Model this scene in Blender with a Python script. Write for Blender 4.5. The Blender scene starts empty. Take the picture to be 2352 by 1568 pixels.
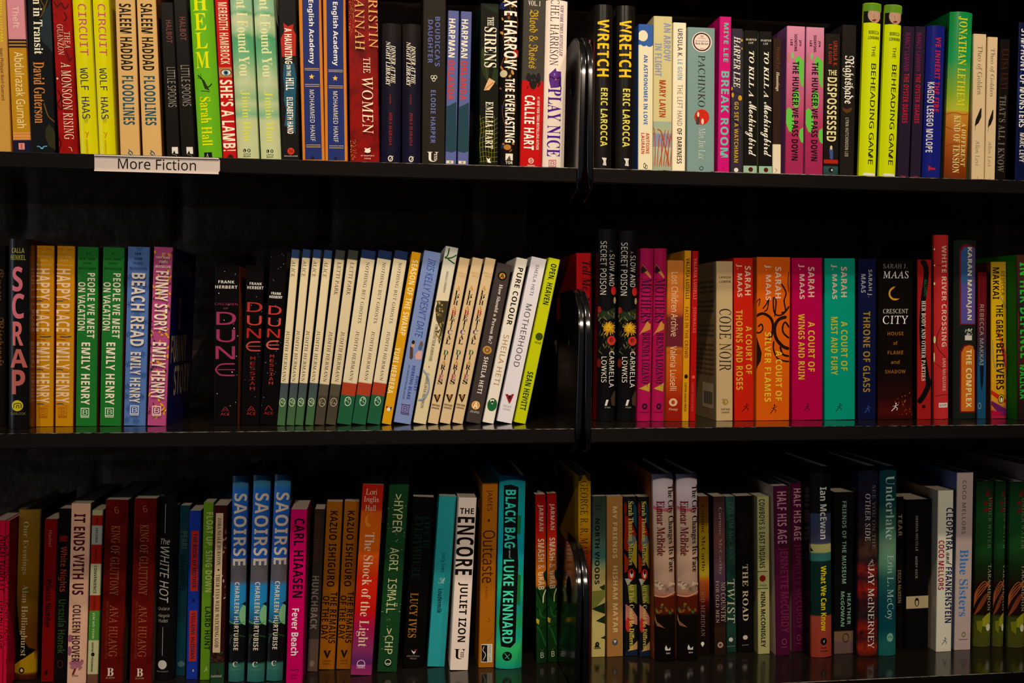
import bpy, bmesh, math, random, os, unicodedata
from mathutils import Vector
sc = bpy.context.scene
COL = sc.collection

# ---------------------------------------------------------------- camera
F = 2200.0; CW, CH = 2352, 1568
CP = Vector((-0.2314, -1.0881, 0.1242)); YAW, PITCH, ROLL = 0.1343, 0.0214, 0.00647
fw = Vector((math.sin(YAW)*math.cos(PITCH), math.cos(YAW)*math.cos(PITCH), -math.sin(PITCH)))
rt0 = Vector((math.cos(YAW), -math.sin(YAW), 0)); up0 = rt0.cross(fw)
RT = rt0*math.cos(ROLL)+up0*math.sin(ROLL); UP = -rt0*math.sin(ROLL)+up0*math.cos(ROLL)
cam = bpy.data.cameras.new('camera'); cam.sensor_width = 36; cam.lens = 36*F/CW; cam.clip_start = .01
co = bpy.data.objects.new('camera', cam); COL.objects.link(co)
from mathutils import Matrix
co.matrix_world = Matrix(((RT.x, UP.x, -fw.x, CP.x), (RT.y, UP.y, -fw.y, CP.y), (RT.z, UP.z, -fw.z, CP.z), (0, 0, 0, 1)))
sc.camera = co
def ray(px, py): return fw + RT*((px-CW/2)/F) - UP*((py-CH/2)/F)
def atY(px, py, Y):
    d = ray(px, py); return CP + d*((Y-CP.y)/d.y)
def atZ(px, py, Z):
    d = ray(px, py); return CP + d*((Z-CP.z)/d.z)

# ---------------------------------------------------------------- world, lamps, exposure
sc.view_settings.view_transform = 'Standard'; sc.view_settings.look = 'None'
sc.view_settings.exposure = 0.16; sc.view_settings.gamma = 1; sc.view_settings.use_curve_mapping = False
w = bpy.data.worlds.new('room_air'); sc.world = w; w.use_nodes = True
w.node_tree.nodes['Background'].inputs[0].default_value = (.55, .65, 1, 1)
w.node_tree.nodes['Background'].inputs[1].default_value = 0.035
def spot(name, loc, aim, power, ang, blend, col, rad):
    l = bpy.data.lights.new(name, 'SPOT'); l.energy = power; l.spot_size = math.radians(ang); l.spot_blend = blend
    l.color = col; l.shadow_soft_size = rad
    o = bpy.data.objects.new(name, l); COL.objects.link(o); o.location = loc
    o.rotation_euler = (Vector(aim)-Vector(loc)).to_track_quat('-Z', 'Y').to_euler()
WARM = (1, .82, .64)
spot('track_spot', (-1.00, -1.02, 1.75), (-.70, .05, .40), 64, 46, 1, WARM, .032)
spot('track_spot', (-.10, -.84, 1.75), (-.15, .05, .26), 78, 46, 1, WARM, .032)
spot('track_spot', (.85, -1.02, 1.75), (.42, .05, .38), 66, 46, 1, WARM, .032)
spot('track_spot', (-.75, -2.9, 1.95), (-.45, .05, .38), 150, 30, 1, WARM, .03)
spot('track_spot', (.75, -2.9, 1.95), (.35, .05, .38), 160, 30, 1, WARM, .03)
a = bpy.data.lights.new('shop_window', 'AREA'); a.energy = 6; a.size = .7; a.shape = 'RECTANGLE'; a.size_y = 1.3; a.color = (.68, .78, 1)
ao = bpy.data.objects.new('shop_window', a); COL.objects.link(ao); ao.location = (-2.9, -1.1, .22)
ao.rotation_euler = (Vector((.3, .05, .1))-Vector(ao.location)).to_track_quat('-Z', 'Y').to_euler()

# ---------------------------------------------------------------- helpers
def lin(c): return c/12.92 if c <= .04045 else ((c+.055)/1.055)**2.4
GAIN = (1, 1, 1)
def rgb(h):
    h = h.lstrip('#')
    return tuple(min(.86, lin(int(h[i:i+2], 16)/255)/g) for i, g in zip((0, 2, 4), GAIN))
MC = {}
def mat(h, rough=.45, spec=.06, name=None, raw=False):
    c = rgb(h) if not raw else tuple(lin(int(h.lstrip('#')[i:i+2], 16)/255) for i in (0, 2, 4))
    if rough < .3: spec = max(spec, .28)
    k = (tuple(round(v, 4) for v in c), rough, spec)
    if k not in MC:
        m = bpy.data.materials.new(name or 'print'); m.use_nodes = True
        p = m.node_tree.nodes['Principled BSDF']; p.inputs['Base Color'].default_value = (*c, 1)
        p.inputs['Roughness'].default_value = rough; p.inputs['Specular IOR Level'].default_value = spec
        MC[k] = m
    return MC[k]
def ramp_mat(stops, H, rough, mot):
    """spine artwork: printed colours running along the spine, optional mottled second ink"""
    m = bpy.data.materials.new('spine_art'); m.use_nodes = True; nt = m.node_tree; N = nt.nodes; L = nt.links
    p = N['Principled BSDF']; p.inputs['Roughness'].default_value = rough; p.inputs['Specular IOR Level'].default_value = (.06 if rough >= .3 else .28)
    tc = N.new('ShaderNodeTexCoord')
    out = None
    if isinstance(stops, str):
        v = N.new('ShaderNodeRGB'); v.outputs[0].default_value = (*rgb(stops), 1); out = v.outputs[0]
    else:
        sx = N.new('ShaderNodeSeparateXYZ'); L.new(tc.outputs['Object'], sx.inputs[0])
        mr = N.new('ShaderNodeMath'); mr.operation = 'DIVIDE'; L.new(sx.outputs['Z'], mr.inputs[0]); mr.inputs[1].default_value = H
        cr = N.new('ShaderNodeValToRGB'); L.new(mr.outputs[0], cr.inputs[0]); el = cr.color_ramp.elements
        st = sorted(stops)
        el[0].position = max(0, min(1, st[0][0])); el[0].color = (*rgb(st[0][1]), 1)
        el[1].position = max(0, min(1, st[-1][0])); el[1].color = (*rgb(st[-1][1]), 1)
        for q, h in st[1:-1]:
            e = el.new(max(0, min(1, q))); e.color = (*rgb(h), 1)
        out = cr.outputs[0]
    if mot:
        ns = N.new('ShaderNodeTexNoise'); ns.inputs['Scale'].default_value = mot[1]; ns.inputs['Detail'].default_value = 5
        ns.inputs['Roughness'].default_value = .65
        L.new(tc.outputs['Object'], ns.inputs['Vector'])
        r2 = N.new('ShaderNodeValToRGB'); L.new(ns.outputs['Fac'], r2.inputs[0])
        r2.color_ramp.elements[0].position = .5-.02-.1*mot[2]; r2.color_ramp.elements[1].position = .62-.1*mot[2]+.05
        mx = N.new('ShaderNodeMix'); mx.data_type = 'RGBA'; L.new(r2.outputs[0], mx.inputs[0]); L.new(out, mx.inputs[6])
        mx.inputs[7].default_value = (*rgb(mot[0]), 1); out = mx.outputs[2]
    L.new(out, p.inputs['Base Color'])
    return m
def mesh_obj(name, verts, faces, mats, parent=None, mi=None, smooth=False):
    me = bpy.data.meshes.new(name); me.from_pydata(verts, [], faces)
    for m in mats: me.materials.append(m)
    if mi: me.polygons.foreach_set('material_index', mi)
    if smooth: me.polygons.foreach_set('use_smooth', [True]*len(faces))
    me.update()
    o = bpy.data.objects.new(name, me); COL.objects.link(o); o.parent = parent
    return o
def box_geo(x0, x1, y0, y1, z0, z1, V, Fc):
    b = len(V)
    V += [(x0, y0, z0), (x1, y0, z0), (x1, y1, z0), (x0, y1, z0), (x0, y0, z1), (x1, y0, z1), (x1, y1, z1), (x0, y1, z1)]
    Fc += [tuple(b+i for i in f) for f in ((0, 3, 2, 1), (4, 5, 6, 7), (0, 1, 5, 4), (1, 2, 6, 5), (2, 3, 7, 6), (3, 0, 4, 7))]
def tag(o, label, cat, group=None, kind=None):
    if kind: o['kind'] = kind
    if label: o['label'] = label
    if cat: o['category'] = cat
    if group: o['group'] = group

# ---------------------------------------------------------------- lettering shapes
FD = None
try: FD = bpy.utils.system_resource('DATAFILES', path='fonts')
except Exception: pass
def ldfont(n):
    try: return bpy.data.fonts.load(os.path.join(FD, n))
    except Exception: return None
FM = ldfont('NotoSansMath-Regular.woff2'); FI = ldfont('Inter.woff2'); FMO = ldfont('DejaVuSansMono.woff2')
CODE = {'f': (0x1D400, 0x1D7CE), 'F': (0x1D400, 0x1D7CE), 'I': (0x1D468, 0), 'R': (0x1D434, 0), 'B': (0x1D5D4, 0x1D7EC), 'H': (0x1D5D4, 0x1D7EC), 'K': (0x1D4D0, 0), 'G': (0x1D56C, 0)}
def enc(s, f):
    if f in 'SJZ': return ''.join(c for c in unicodedata.normalize('NFD', s) if not '\u0300' <= c <= '\u036f')
    if f not in CODE or not FM: return s
    U, D = CODE[f]; r = ''
    for c in unicodedata.normalize('NFD', s):
        if '\u0300' <= c <= '\u036f': continue
        if f == 'R' and c == 'h': r += chr(0x210E)
        elif 'A' <= c <= 'Z': r += chr(U+ord(c)-65)
        elif 'a' <= c <= 'z': r += chr(U+26+ord(c)-97)
        elif c.isdigit() and D: r += chr(D+int(c))
        else: r += c
    return r
GL = {}
def prepare(keys):
    obs = []
    for (s, f) in keys:
        c = bpy.data.curves.new('lettering', 'FONT'); c.body = enc(s, f); c.size = 1; c.resolution_u = 3
        ft = FM if f in CODE else {'S': FM, 'M': FMO, 'J': FM, 'Q': FI, 'Z': FM}.get(f)
        if ft: c.font = ft
        if f == 'H': c.offset = .003
        if f == 'J': c.offset = .003
        if f == 'Q': c.offset = .012
        if f == 'R': c.shear = -.2
        if f == 'f': c.offset = -.006
        if f == 'Z': c.shear = .25
        if s.isupper() and f in 'BHSFR' and len(s) > 3: c.space_character = 1.06
        o = bpy.data.objects.new('lettering', c); COL.objects.link(o); obs.append((s, f, o))
    bpy.context.view_layer.update()
    dg = bpy.context.evaluated_depsgraph_get()
    for s, f, o in obs:
        me = bpy.data.meshes.new_from_object(o.evaluated_get(dg))
        V = [(v.co.x, v.co.y) for v in me.vertices]; P = [tuple(p.vertices) for p in me.polygons]
        if V:
            x0 = min(v[0] for v in V); x1 = max(v[0] for v in V); y0 = min(v[1] for v in V); y1 = max(v[1] for v in V)
            V = [((v[0]-x0)/max(1e-6, x1-x0), (v[1]-y0)/max(1e-6, y1-y0)) for v in V]
        GL[(s, f)] = (V, P); bpy.data.meshes.remove(me)
    for s, f, o in obs:
        c = o.data; bpy.data.objects.remove(o); bpy.data.curves.remove(c)

# ---------------------------------------------------------------- book records
HT, HB = .30103, .30857
SHELF = {'T': HT, 'M': 0.0, 'L': -HB}
SEC = {'T1': (0, 0, 3.5625), 'T2': (350, 0, 3.5625), 'T3': (700, 0, 3.5625), 'T4': (1050, 0, 3.5625), 'T5': (1350, 0, 3.5625),
       'T6': (1680, 0, 3.5625), 'T7': (1952, 0, 3.5625),
       'M1': (0, 540, 3.2667), 'M2': (350, 540, 3.2667), 'M3': (700, 540, 3.2657), 'M4': (980, 540, 3.2667),
       'M5': (1260, 520, 3.2659), 'M6': (1660, 520, 3.2667), 'M7': (1952, 520, 3.2667),
       'L1': (0, 1080, 3.2131), 'L2': (350, 1080, 3.2131), 'L3': (700, 1080, 3.2143), 'L4': (980, 1080, 3.2131),
       'L5': (1260, 1060, 3.0866), 'L6': (1600, 1060, 3.0871), 'L7': (1952, 1040, 2.97)}
# how strongly each stretch of shelf is lit in the room: printed colours are noted as they look there
LIT = {'T1': 0.82, 'T2': 0.93, 'T3': 1.01, 'T4': 1.03, 'T5': 1.01, 'T6': 0.89, 'T7': 0.76, 'M1': 0.78, 'M2': 0.83, 'M3': 0.94, 'M4': 0.96, 'M5': 0.85, 'M6': 0.76, 'M7': 0.67, 'L1': 0.59, 'L2': 0.64, 'L3': 0.66, 'L4': 0.64, 'L5': 0.59, 'L6': 0.52, 'L7': 0.48}
BOOKS = []; cur = None
def S(s):
    global cur; cur = s
def B(label, x0, x1, xt, yt, yb, col, items=(), hc=0, rc=None, lc=None, s=None, D=.138, r=.42, mot=None, side=()):
    BOOKS.append(dict(label=label, q=(x0, x1, xt, yt, yb), col=col, items=list(items), hc=hc, rc=rc, lc=lc, s=s, D=D, r=r,
                      mot=mot, side=list(side), sec=cur, src=None))
def C(label, x0, x1, xt, yt, yb, s=None):
    src = next(b for b in reversed(BOOKS) if b['src'] is None)
    BOOKS.append(dict(src, label=label, q=(x0, x1, xt, yt, yb), sec=cur, src=src, s=s if s is not None else src['s']))
# item makers (all extents in the same picture units as the book)
def T(t, f, c, y0, y1, xa, xb): return ('v', 'title', t, f, c, y0, y1, xa, xb)
def A(t, f, c, y0, y1, xa, xb): return ('v', 'author_name', t, f, c, y0, y1, xa, xb)
def P(t, f, c, y0, y1, xa, xb): return ('v', 'publisher_mark', t, f, c, y0, y1, xa, xb)
def Bl(t, f, c, y0, y1, xa, xb): return ('v', 'blurb', t, f, c, y0, y1, xa, xb)
def h(n, t, f, c, y0, y1, xa, xb): return ('h', {'T': 'title', 'A': 'author_name', 'P': 'publisher_mark', 'B': 'blurb'}[n], t, f, c, y0, y1, xa, xb)
def St(t, f, cols, y0, y1, xa, xb, gap=.12): return ('s', 'title', t, f, cols, y0, y1, xa, xb, gap)
def Rc(c, y0, y1, xa, xb, n='cover_art'): return ('r', n, c, y0, y1, xa, xb)
def E(c, y0, y1, xa, xb, n='cover_art'): return ('e', n, c, y0, y1, xa, xb)
def Rg(c, y0, y1, xa, xb, n='publisher_mark', w=.16): return ('o', n, c, y0, y1, xa, xb, w)
def G(c, pts, n='cover_art'): return ('g', n, c, pts)
def Ln(c, pts, w, n='cover_art'): return ('l', n, c, pts, w)
def Sc(cols, n, y0, y1, xa, xb, sx, sy, seed, nm='cover_art'): return ('x', nm, cols, n, y0, y1, xa, xb, sx, sy, seed)
def Bb(c, y0, y1, xa, xb):
    d = (xb-xa)*.1; e = (y1-y0)*.1; m = y1-(y1-y0)*.12
    return [Rc(c, y0, y0+e, xa, xb, 'publisher_mark'), Rc(c, m-e, m, xa, xb, 'publisher_mark'), Rc(c, y0, m, xa, xa+d, 'publisher_mark'),
            Rc(c, y0, m, xb-d, xb, 'publisher_mark'), h('P', 'B', 'S', c, y0+1.9*e, m-1.9*e, xa+2.4*d, xb-2*d), Rc(c, m+.5*e, y1, xa, xb, 'publisher_mark')]
def mum(c, y, x, ry, rx, n=26):
    o = []
    for k in range(n):
        an = k*2.399; r = .45+.55*((k*37) % 11)/10
        o.append(Ln(c, [(x+.08*rx*math.cos(an), y+.1*ry*math.sin(an)), (x+rx*r*.6*math.cos(an+.08), y+ry*r*.6*math.sin(an+.08)), (x+rx*r*math.cos(an+.2), y+ry*r*math.sin(an+.2))], rx*.15))
    return o
def dune_e(c, y0, y1, xa, xb, w=11):
    X = lambda u: xa+u*(xb-xa)
    Y = lambda v: y0+v*(y1-y0)
    return [Ln(c, [(X(1), Y(.06)), (X(.55), Y(.06)), (X(.22), Y(.14)), (X(.03), Y(.5)), (X(.22), Y(.86)), (X(.55), Y(.94)), (X(1), Y(.94))], w, 'title'), Ln(c, [(X(.08), Y(.5)), (X(1), Y(.5))], w, 'title')]
def star(c, yc, xc, r, n='cover_art'):
    return G(c, [(xc+r*(1 if i % 2 == 0 else .42)*math.sin(i*math.pi/5), yc-r*(1 if i % 2 == 0 else .42)*math.cos(i*math.pi/5)) for i in range(10)], n)
def runner(c, y0, y1, xa, xb):   # small running archer figure
    X = lambda u: xa+u*(xb-xa)
    Y = lambda v: y0+v*(y1-y0)
    return [Ln(c, [(X(.1), Y(1)), (X(.35), Y(.72)), (X(.55), Y(.5)), (X(.62), Y(.25))], (xb-xa)*.10, 'publisher_mark'),
            Ln(c, [(X(.55), Y(.5)), (X(.8), Y(.66)), (X(.7), Y(.9))], (xb-xa)*.08, 'publisher_mark'),
            Ln(c, [(X(.25), Y(.42)), (X(.6), Y(.36)), (X(.95), Y(.2))], (xb-xa)*.06, 'publisher_mark'),
            E(c, Y(0), Y(.2), X(.55), X(.72), 'publisher_mark')]
def vee(c, y0, y1, xa, xb):      # heavy V monogram
    m = (xa+xb)/2; w = (xb-xa)
    return [G(c, [(xa, y0), (xa+w*.34, y0), (m+w*.04, y0+(y1-y0)*.62), (m, y1), (m-w*.08, y1)], 'publisher_mark'),
            G(c, [(xb, y0), (xb-w*.3, y0), (m+w*.02, y0+(y1-y0)*.5), (m+w*.04, y1)], 'publisher_mark')]
# ================================================================ top shelf, left bay
S('T1')
B('tan paperback cut off by the left edge of the photo on the top shelf', -70, 98, -118, -120, 1240, '#BC8A3C',
  [T('AMERICAN ALLIGATOR', 'H', '#D8B820', -60, 350, -45, 20), A('Jean-Philippe Baril Guérard', 'J', '#4A2A18', 395, 825, -2, 33)])
B('paperback with pink top, navy stripes and mustard lower spine with sans lettering', 102, 255, 41, -80, 1240,
  [(-80, '#C9808A'), (326, '#C9808A'), (327, '#14142C'), (341, '#14142C'), (342, '#B88018'), (352, '#B88018'), (353, '#14142C'), (367, '#14142C'),
   (368, '#B88018'), (378, '#B88018'), (379, '#14142C'), (394, '#14142C'), (395, '#B07C10'), (1085, '#B07C10'), (1086, '#D08850'), (1098, '#D08850'),
   (1099, '#B8781C'), (1110, '#B8781C'), (1111, '#D08850'), (1124, '#D08850'), (1125, '#B8781C'), (1134, '#B8781C'), (1135, '#D08850'), (1147, '#D08850'), (1150, '#16162E'), (1240, '#16162E')],
  [T('Theft', 'J', '#E8B8A8', 57, 232, 104, 158), A('Abdulrazak Gurnah', 'J', '#E8C890', 430, 1052, 128, 205),
   Rc('#D88070', 1175, 1228, 153, 202, 'publisher_mark'), h('P', 'R', 'R', '#16162E', 1183, 1222, 168, 188)])
B('black and teal paperback with gold swirl, cream title and bird emblem', 258, 468, 218, -100, 1245, '#0E1012',
  [G('#1C2A2E', [(395, 60), (412, 0), (432, 420), (425, 430), (395, 385), (350, 350), (330, 300), (350, 100)]),
   Ln('#5A4018', [(395, -20), (370, 60), (345, 120), (325, 150)], 8), Ln('#5A4018', [(330, -10), (345, 30), (360, 50), (352, 80)], 7),
   Ln('#5A4018', [(310, 10), (330, 60), (345, 95)], 5), Ln('#6A4A20', [(460, 1010), (400, 960), (375, 900), (360, 850)], 8),
   G('#2A2A16', [(400, 1020), (440, 1060), (462, 1100), (466, 1230), (400, 1200), (370, 1120), (375, 1060)]),
   T('Evelyn in Transit', 'F', '#E6D6B4', -210, 448, 252, 345), A('David Guterson', 'F', '#BC7434', 512, 1012, 278, 368),
   Ln('#5A9AC0', [(302, 1202), (325, 1204), (342, 1218), (360, 1204), (388, 1200)], 7, 'publisher_mark'), E('#5A9AC0', 1212, 1224, 332, 356, 'publisher_mark')])
B('deep red paperback with black ink scrolls and pale engraved capitals', 470, 640, 406, -120, 1250, '#8E0A08',
  [Ln('#3A0606', [(440, 20), (470, 60), (500, 30), (530, 80), (560, 40)], 10), Ln('#3A0606', [(520, 100), (545, 150), (520, 180)], 9),
   Ln('#3A0606', [(470, 740), (500, 800), (470, 860), (510, 900), (500, 780)], 9), Ln('#3A0606', [(470, 1120), (500, 1180), (480, 1240)], 10),
   Ln('#3A0606', [(540, 420), (570, 500), (590, 470)], 8),
   A('THEA', 'R', '#D8B898', 265, 400, 528, 575), A('GUANZON', 'R', '#D8B898', 205, 455, 470, 520), T('A MONSOON RISING', 'R', '#E0C8A8', 515, 1145, 512, 592),
   star('#E0C8A8', 648, 470, 12), Ln('#E0C8A8', [(562, 1210), (582, 1215), (590, 1245)], 4, 'publisher_mark')], mot=('#6A0606', 40, .3))
SC = [T('SHORT CIRCUIT', 'M', '#B83C68', -330, 458, 636, 702), A('WOLF HAAS', 'M', '#1C1C48', 560, 975, 662, 728),
      *[Rc('#4A4A30', 955, 985+(i*17) % 40, 684+i*7, 686+i*7) for i in range(6)], Ln('#C07818', [(695, 1082), (712, 1100), (706, 1132)], 5, 'publisher_mark'),
      Ln('#C07818', [(724, 1084), (716, 1108), (708, 1132)], 5, 'publisher_mark'), P('HARPERVIA', 'S', '#C07818', 1150, 1285, 704, 722)]
B('bright yellow hardback with magenta and navy typewriter lettering, left copy of two', 645, 800, 569, -170, 1255, '#C8C000', SC, hc=1, rc='#B8A818', r=.2)
C('bright yellow hardback with magenta and navy typewriter lettering, right copy of two', 805, 945, 740, -170, 1258)
FL = [A('SALEEM HADDAD', 'H', '#1A120C', 35, 580, 982, 1080), T('FLOODLINES', 'H', '#1C4656', 625, 1025, 1003, 1098),
      Ln('#1C4656', [(1050, 1228), (1062, 1238), (1050, 1258), (1075, 1270)], 7, 'publisher_mark'), Ln('#1C4656', [(1062, 1238), (1080, 1250), (1085, 1268)], 7, 'publisher_mark')]
B('cream paperback with heavy black and blue condensed capitals, left copy of two', 985, 1147, 938, -100, 1262, '#C49A5E', FL, rc='#6A3A20')
C('cream paperback with heavy black and blue condensed capitals, right copy of two', 1167, 1325, 1113, -100, 1266)
S('T2')
LS = [A('HALBOT', 'B', '#6A3830', 170, 355, 113, 160), T('LITTLE SPOONS', 'S', '#8A8078', 555, 880, 124, 192),
      Rc('#D8CFC4', 1207, 1262, 160, 210, 'publisher_mark'), G('#201C1C', [(165, 1262), (180, 1235), (190, 1262)], 'publisher_mark'), Ln('#8A8078', [(165, 1268), (190, 1272), (210, 1290)], 3, 'publisher_mark')]
B('matt black paperback with thin faded capitals and small white square, slightly lower copy', 120, 231, 62, 22, 1275, '#171310', LS, r=.3)
C('matt black paperback with thin faded capitals and small white square, taller copy beside green book', 234, 350, 166, -8, 1278)
B('lime green hardback with huge yellow capitals and small black figure', 372, 570, 288, -190, 1282, '#62A81A',
  [h('T', 'H', 'F', '#DCD800', -35, 95, 328, 448), h('T', 'E', 'F', '#DCD800', 118, 255, 343, 442), h('T', 'L', 'F', '#DCD800', 275, 405, 352, 452), h('T', 'M', 'F', '#DCD800', 432, 565, 356, 468),
   Ln('#24300E', [(370, 620), (410, 660), (425, 700), (460, 720), (488, 690)], 9), G('#24300E', [(400, 650), (425, 665), (470, 750), (430, 735)]), Ln('#24300E', [(365, 640), (400, 655)], 6),
   Ln('#24300E', [(395, 610), (405, 660)], 6), Ln('#24300E', [(398, 752), (440, 755), (470, 758)], 5), A('Sarah Hall', 'F', '#D8D400', 802, 1200, 398, 486),
   Rc('#141210', 1255, 1300, 425, 490, 'publisher_mark'), G('#E8E0D0', [(440, 1300), (452, 1262), (462, 1300)], 'publisher_mark')], hc=1, rc='#6A4420', r=.3)
B('narrow scarlet paperback with a painted eye between white capitals', 578, 688, 503, -110, 1285, '#B40C0C',
  [A('MEREDITH HAMBROCK', 'B', '#E0C4A4', 25, 530, 548, 622), Rc('#A87040', 556, 638, 546, 655), E('#20201C', 570, 625, 560, 648), E('#D8D0C0', 576, 622, 566, 640), E('#3A6A80', 580, 620, 582, 622), E('#101010', 590, 610, 592, 612),
   T("SHE'S A LAMB!", 'H', '#E8D8BC', 660, 1240, 566, 668), E('#301010', 1268, 1330, 615, 665, 'publisher_mark')])
JH = [T('Want I Found You', 'F', '#D8D49C', -150, 632, 695, 782), A('Jimin Han', 'F', '#C8CC50', 748, 1165, 730, 806),
      E('#181614', 1224, 1252, 742, 768, 'publisher_mark'), E('#181614', 1224, 1252, 778, 804, 'publisher_mark'), h('P', 'L', 'B', '#D8D8B0', 1230, 1246, 750, 760),
      h('P', 'B', 'B', '#D8D8B0', 1230, 1246, 786, 797), h('P', 'LITTLE', 'B', '#2A2A20', 1262, 1274, 745, 804), h('P', 'BROWN', 'B', '#2A2A20', 1280, 1292, 747, 803)]
JG = [(-150, '#7CA880'), (80, '#88B08C'), (110, '#5A9A6C'), (140, '#B0BC90'), (260, '#90B488'), (300, '#4A9464'), (420, '#5A9E70'), (540, '#80AC7C'), (680, '#B4BC90'),
      (800, '#8CAC80'), (850, '#B4BC8C'), (940, '#78A880'), (990, '#B8BC8C'), (1290, '#B8BC8C')]
B('pale misty green hardback with cream and yellow serif lettering, left copy of two', 690, 872, 622, -150, 1288, JG, JH, hc=1, mot=('#C0C4A0', 22, -.2), rc='#B8C8A0')
C('pale misty green hardback with cream and yellow serif lettering, right copy of two', 884, 1055, 815, -140, 1295)
B('black paperback with red house and blue ghost shapes behind white condensed title', 1060, 1205, 1030, -15, 1298, '#141010',
  [G('#A82418', [(1070, 190), (1108, 220), (1155, 200), (1150, 240), (1175, 290), (1172, 460), (1060, 470), (1050, 320), (1080, 260)]),
   G('#1C4C60', [(1075, 530), (1160, 520), (1178, 640), (1172, 780), (1170, 1020), (1172, 1105), (1150, 1060), (1080, 1030), (1095, 900), (1075, 820), (1080, 720), (1068, 620)]),
   T('A HAUNTING', 'H', '#E8DCC8', 235, 525, 1082, 1142), T('ON THE', 'H', '#E8DCC8', 535, 625, 1098, 1132), T('HILL', 'H', '#E8DCC8', 642, 742, 1092, 1158), A('ELIZABETH HAND', 'H', '#E8DCC8', 800, 1098, 1102, 1152),
   E('#C03018', 1212, 1268, 1105, 1162, 'publisher_mark'), h('P', 'M', 'F', '#181010', 1228, 1252, 1118, 1150), h('P', 'MULHOLLAND', 'B', '#B8A898', 1275, 1285, 1080, 1190)], rc='#181010')
def english(dx):
    o = [Rc('#1C2858', -140, 1310, 1228+dx, 1376+dx, 'jacket')]
    o[0] = G('#1E2A62', [(1222+dx, -140), (1362+dx, -140), (1366+dx, 380), (1372+dx, 640), (1388+dx, 1310), (1250+dx, 1310)], 'jacket')
    for y in (562, 575, 693, 708, 1188, 1204): o.append(Rc('#C09858', y, y+5, 1246+dx+(y-560)*.02, 1364+dx+(y-560)*.02))
    o += [T('Rebel English Academy', 'B', '#E0D8D0', -190, 528, 1268+dx, 1322+dx), star('#E8B040', 632, 1303+dx, 24), A('MOHAMMED HANIF', 'S', '#D8CCBC', 740, 1160, 1290+dx, 1328+dx), star('#10142C', 1295, 1312+dx, 20, 'publisher_mark')]
    return o
B('orange hardback in a torn blue jacket with gold rules and star, left copy of two', 1228, 1412, 1192, -140, 1302, '#C07020', english(0), rc='#C87020')
S('T3')
C('orange hardback in a torn blue jacket with gold rules and star, right copy of two', 168, 352, 146, -120, 1312)
B('thick deep red hardback with large cream title and gold author name', 372, 612, 352, -120, 1318, '#860E0A',
  [Sc(['#B07038', '#C88848'], 90, -100, 300, 362, 400, 5, 7, 3), Sc(['#A89048', '#B07038'], 60, 1150, 1310, 370, 420, 5, 7, 4), A('KRISTIN', 'R', '#D8A860', -80, 402, 522, 598), A('HANNAH', 'R', '#D8A860', -90, 418, 410, 488),
   T('THE', 'R', '#F0D8B8', 478, 605, 480, 535), T('WOMEN', 'R', '#F0D8B8', 635, 1100, 470, 560), G('#E8D8C0', [(488, 1215), (512, 1222), (540, 1214), (532, 1232), (542, 1236), (534, 1254), (512, 1258), (486, 1250), (496, 1234)], 'publisher_mark'),
   h('P', "ST MARTIN'S", 'B', '#D8C0A8', 1275, 1285, 460, 568), h('P', 'PRESS', 'B', '#D8C0A8', 1298, 1308, 488, 542)], mot=('#4A0808', 26, .2), r=.35)
DN = [T('DINNER AT THE', 'I', '#E8DCC8', 375, 685, 704, 742), T('NIGHT LIBRARY', 'I', '#E8DCC8', 340, 705, 664, 700), Bl('A NOVEL', 'S', '#9A3028', 775, 855, 693, 706), A('HIKA HARADA', 'I', '#8E2420', 920, 1190, 690, 715),
      Rg('#C8BCA8', 1275, 1325, 680, 722, w=.2), Ln('#C8BCA8', [(695, 1315), (712, 1290), (725, 1280)], 5, 'publisher_mark')]
B('short black to navy hardback with slanted white title, left copy of two', 622, 785, 630, 190, 1325, [(190, '#1C1614'), (600, '#14101C'), (1325, '#120E26')], DN, hc=1, rc='#100C14', D=.125)
C('short black to navy hardback with slanted white title, right copy of two', 795, 950, 798, 195, 1330)
B('tall charcoal paperback with blue capitals, knot symbol and large white U emblem', 958, 1145, 970, -90, 1338, '#231D16',
  [T("BOUDICCA'S", 'B', '#5A62A0', 140, 545, 1066, 1106), T('DAUGHTER', 'B', '#5A62A0', 165, 520, 1008, 1048), Rg('#D8CCBC', 618, 650, 1030, 1058, 'cover_art'), Rg('#D8CCBC', 618, 650, 1054, 1084, 'cover_art'), Rg('#D8CCBC', 636, 670, 1042, 1070, 'cover_art'),
   A('ELODIE HARPER', 'B', '#6068A0', 740, 1175, 1030, 1070), h('P', 'U', 'F', '#E0D8C8', 1245, 1325, 1002, 1092), Rc('#231D16', 1262, 1312, 1056, 1080, 'publisher_mark'), P('ESS', 'B', '#D8CCBC', 1262, 1312, 1058, 1082)])
HP = [G('#203C48', [(1160, 872), (1190, 862), (1240, 835), (1243, 1235), (1200, 1250), (1150, 1238)]), A('HARPMAN', 'H', '#ECDCC0', 155, 472, 1178, 1230), T('ORLANDA', 'H', '#C83828', 495, 820, 1170, 1222),
      Rc('#D8C8A8', 1316, 1340, 1158, 1216, 'publisher_mark'), Rc('#8A8078', 1320, 1336, 1182, 1198, 'publisher_mark')]
B('slim lavender paperback with slate hill shape, cream and red capitals, left copy', 1150, 1240, 1173, 88, 1345, '#565C90', HP, rc='#101018')
C('slim lavender paperback with slate hill shape, cream and red capitals, right copy', 1250, 1340, 1278, 95, 1350)
S('T4')
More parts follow.
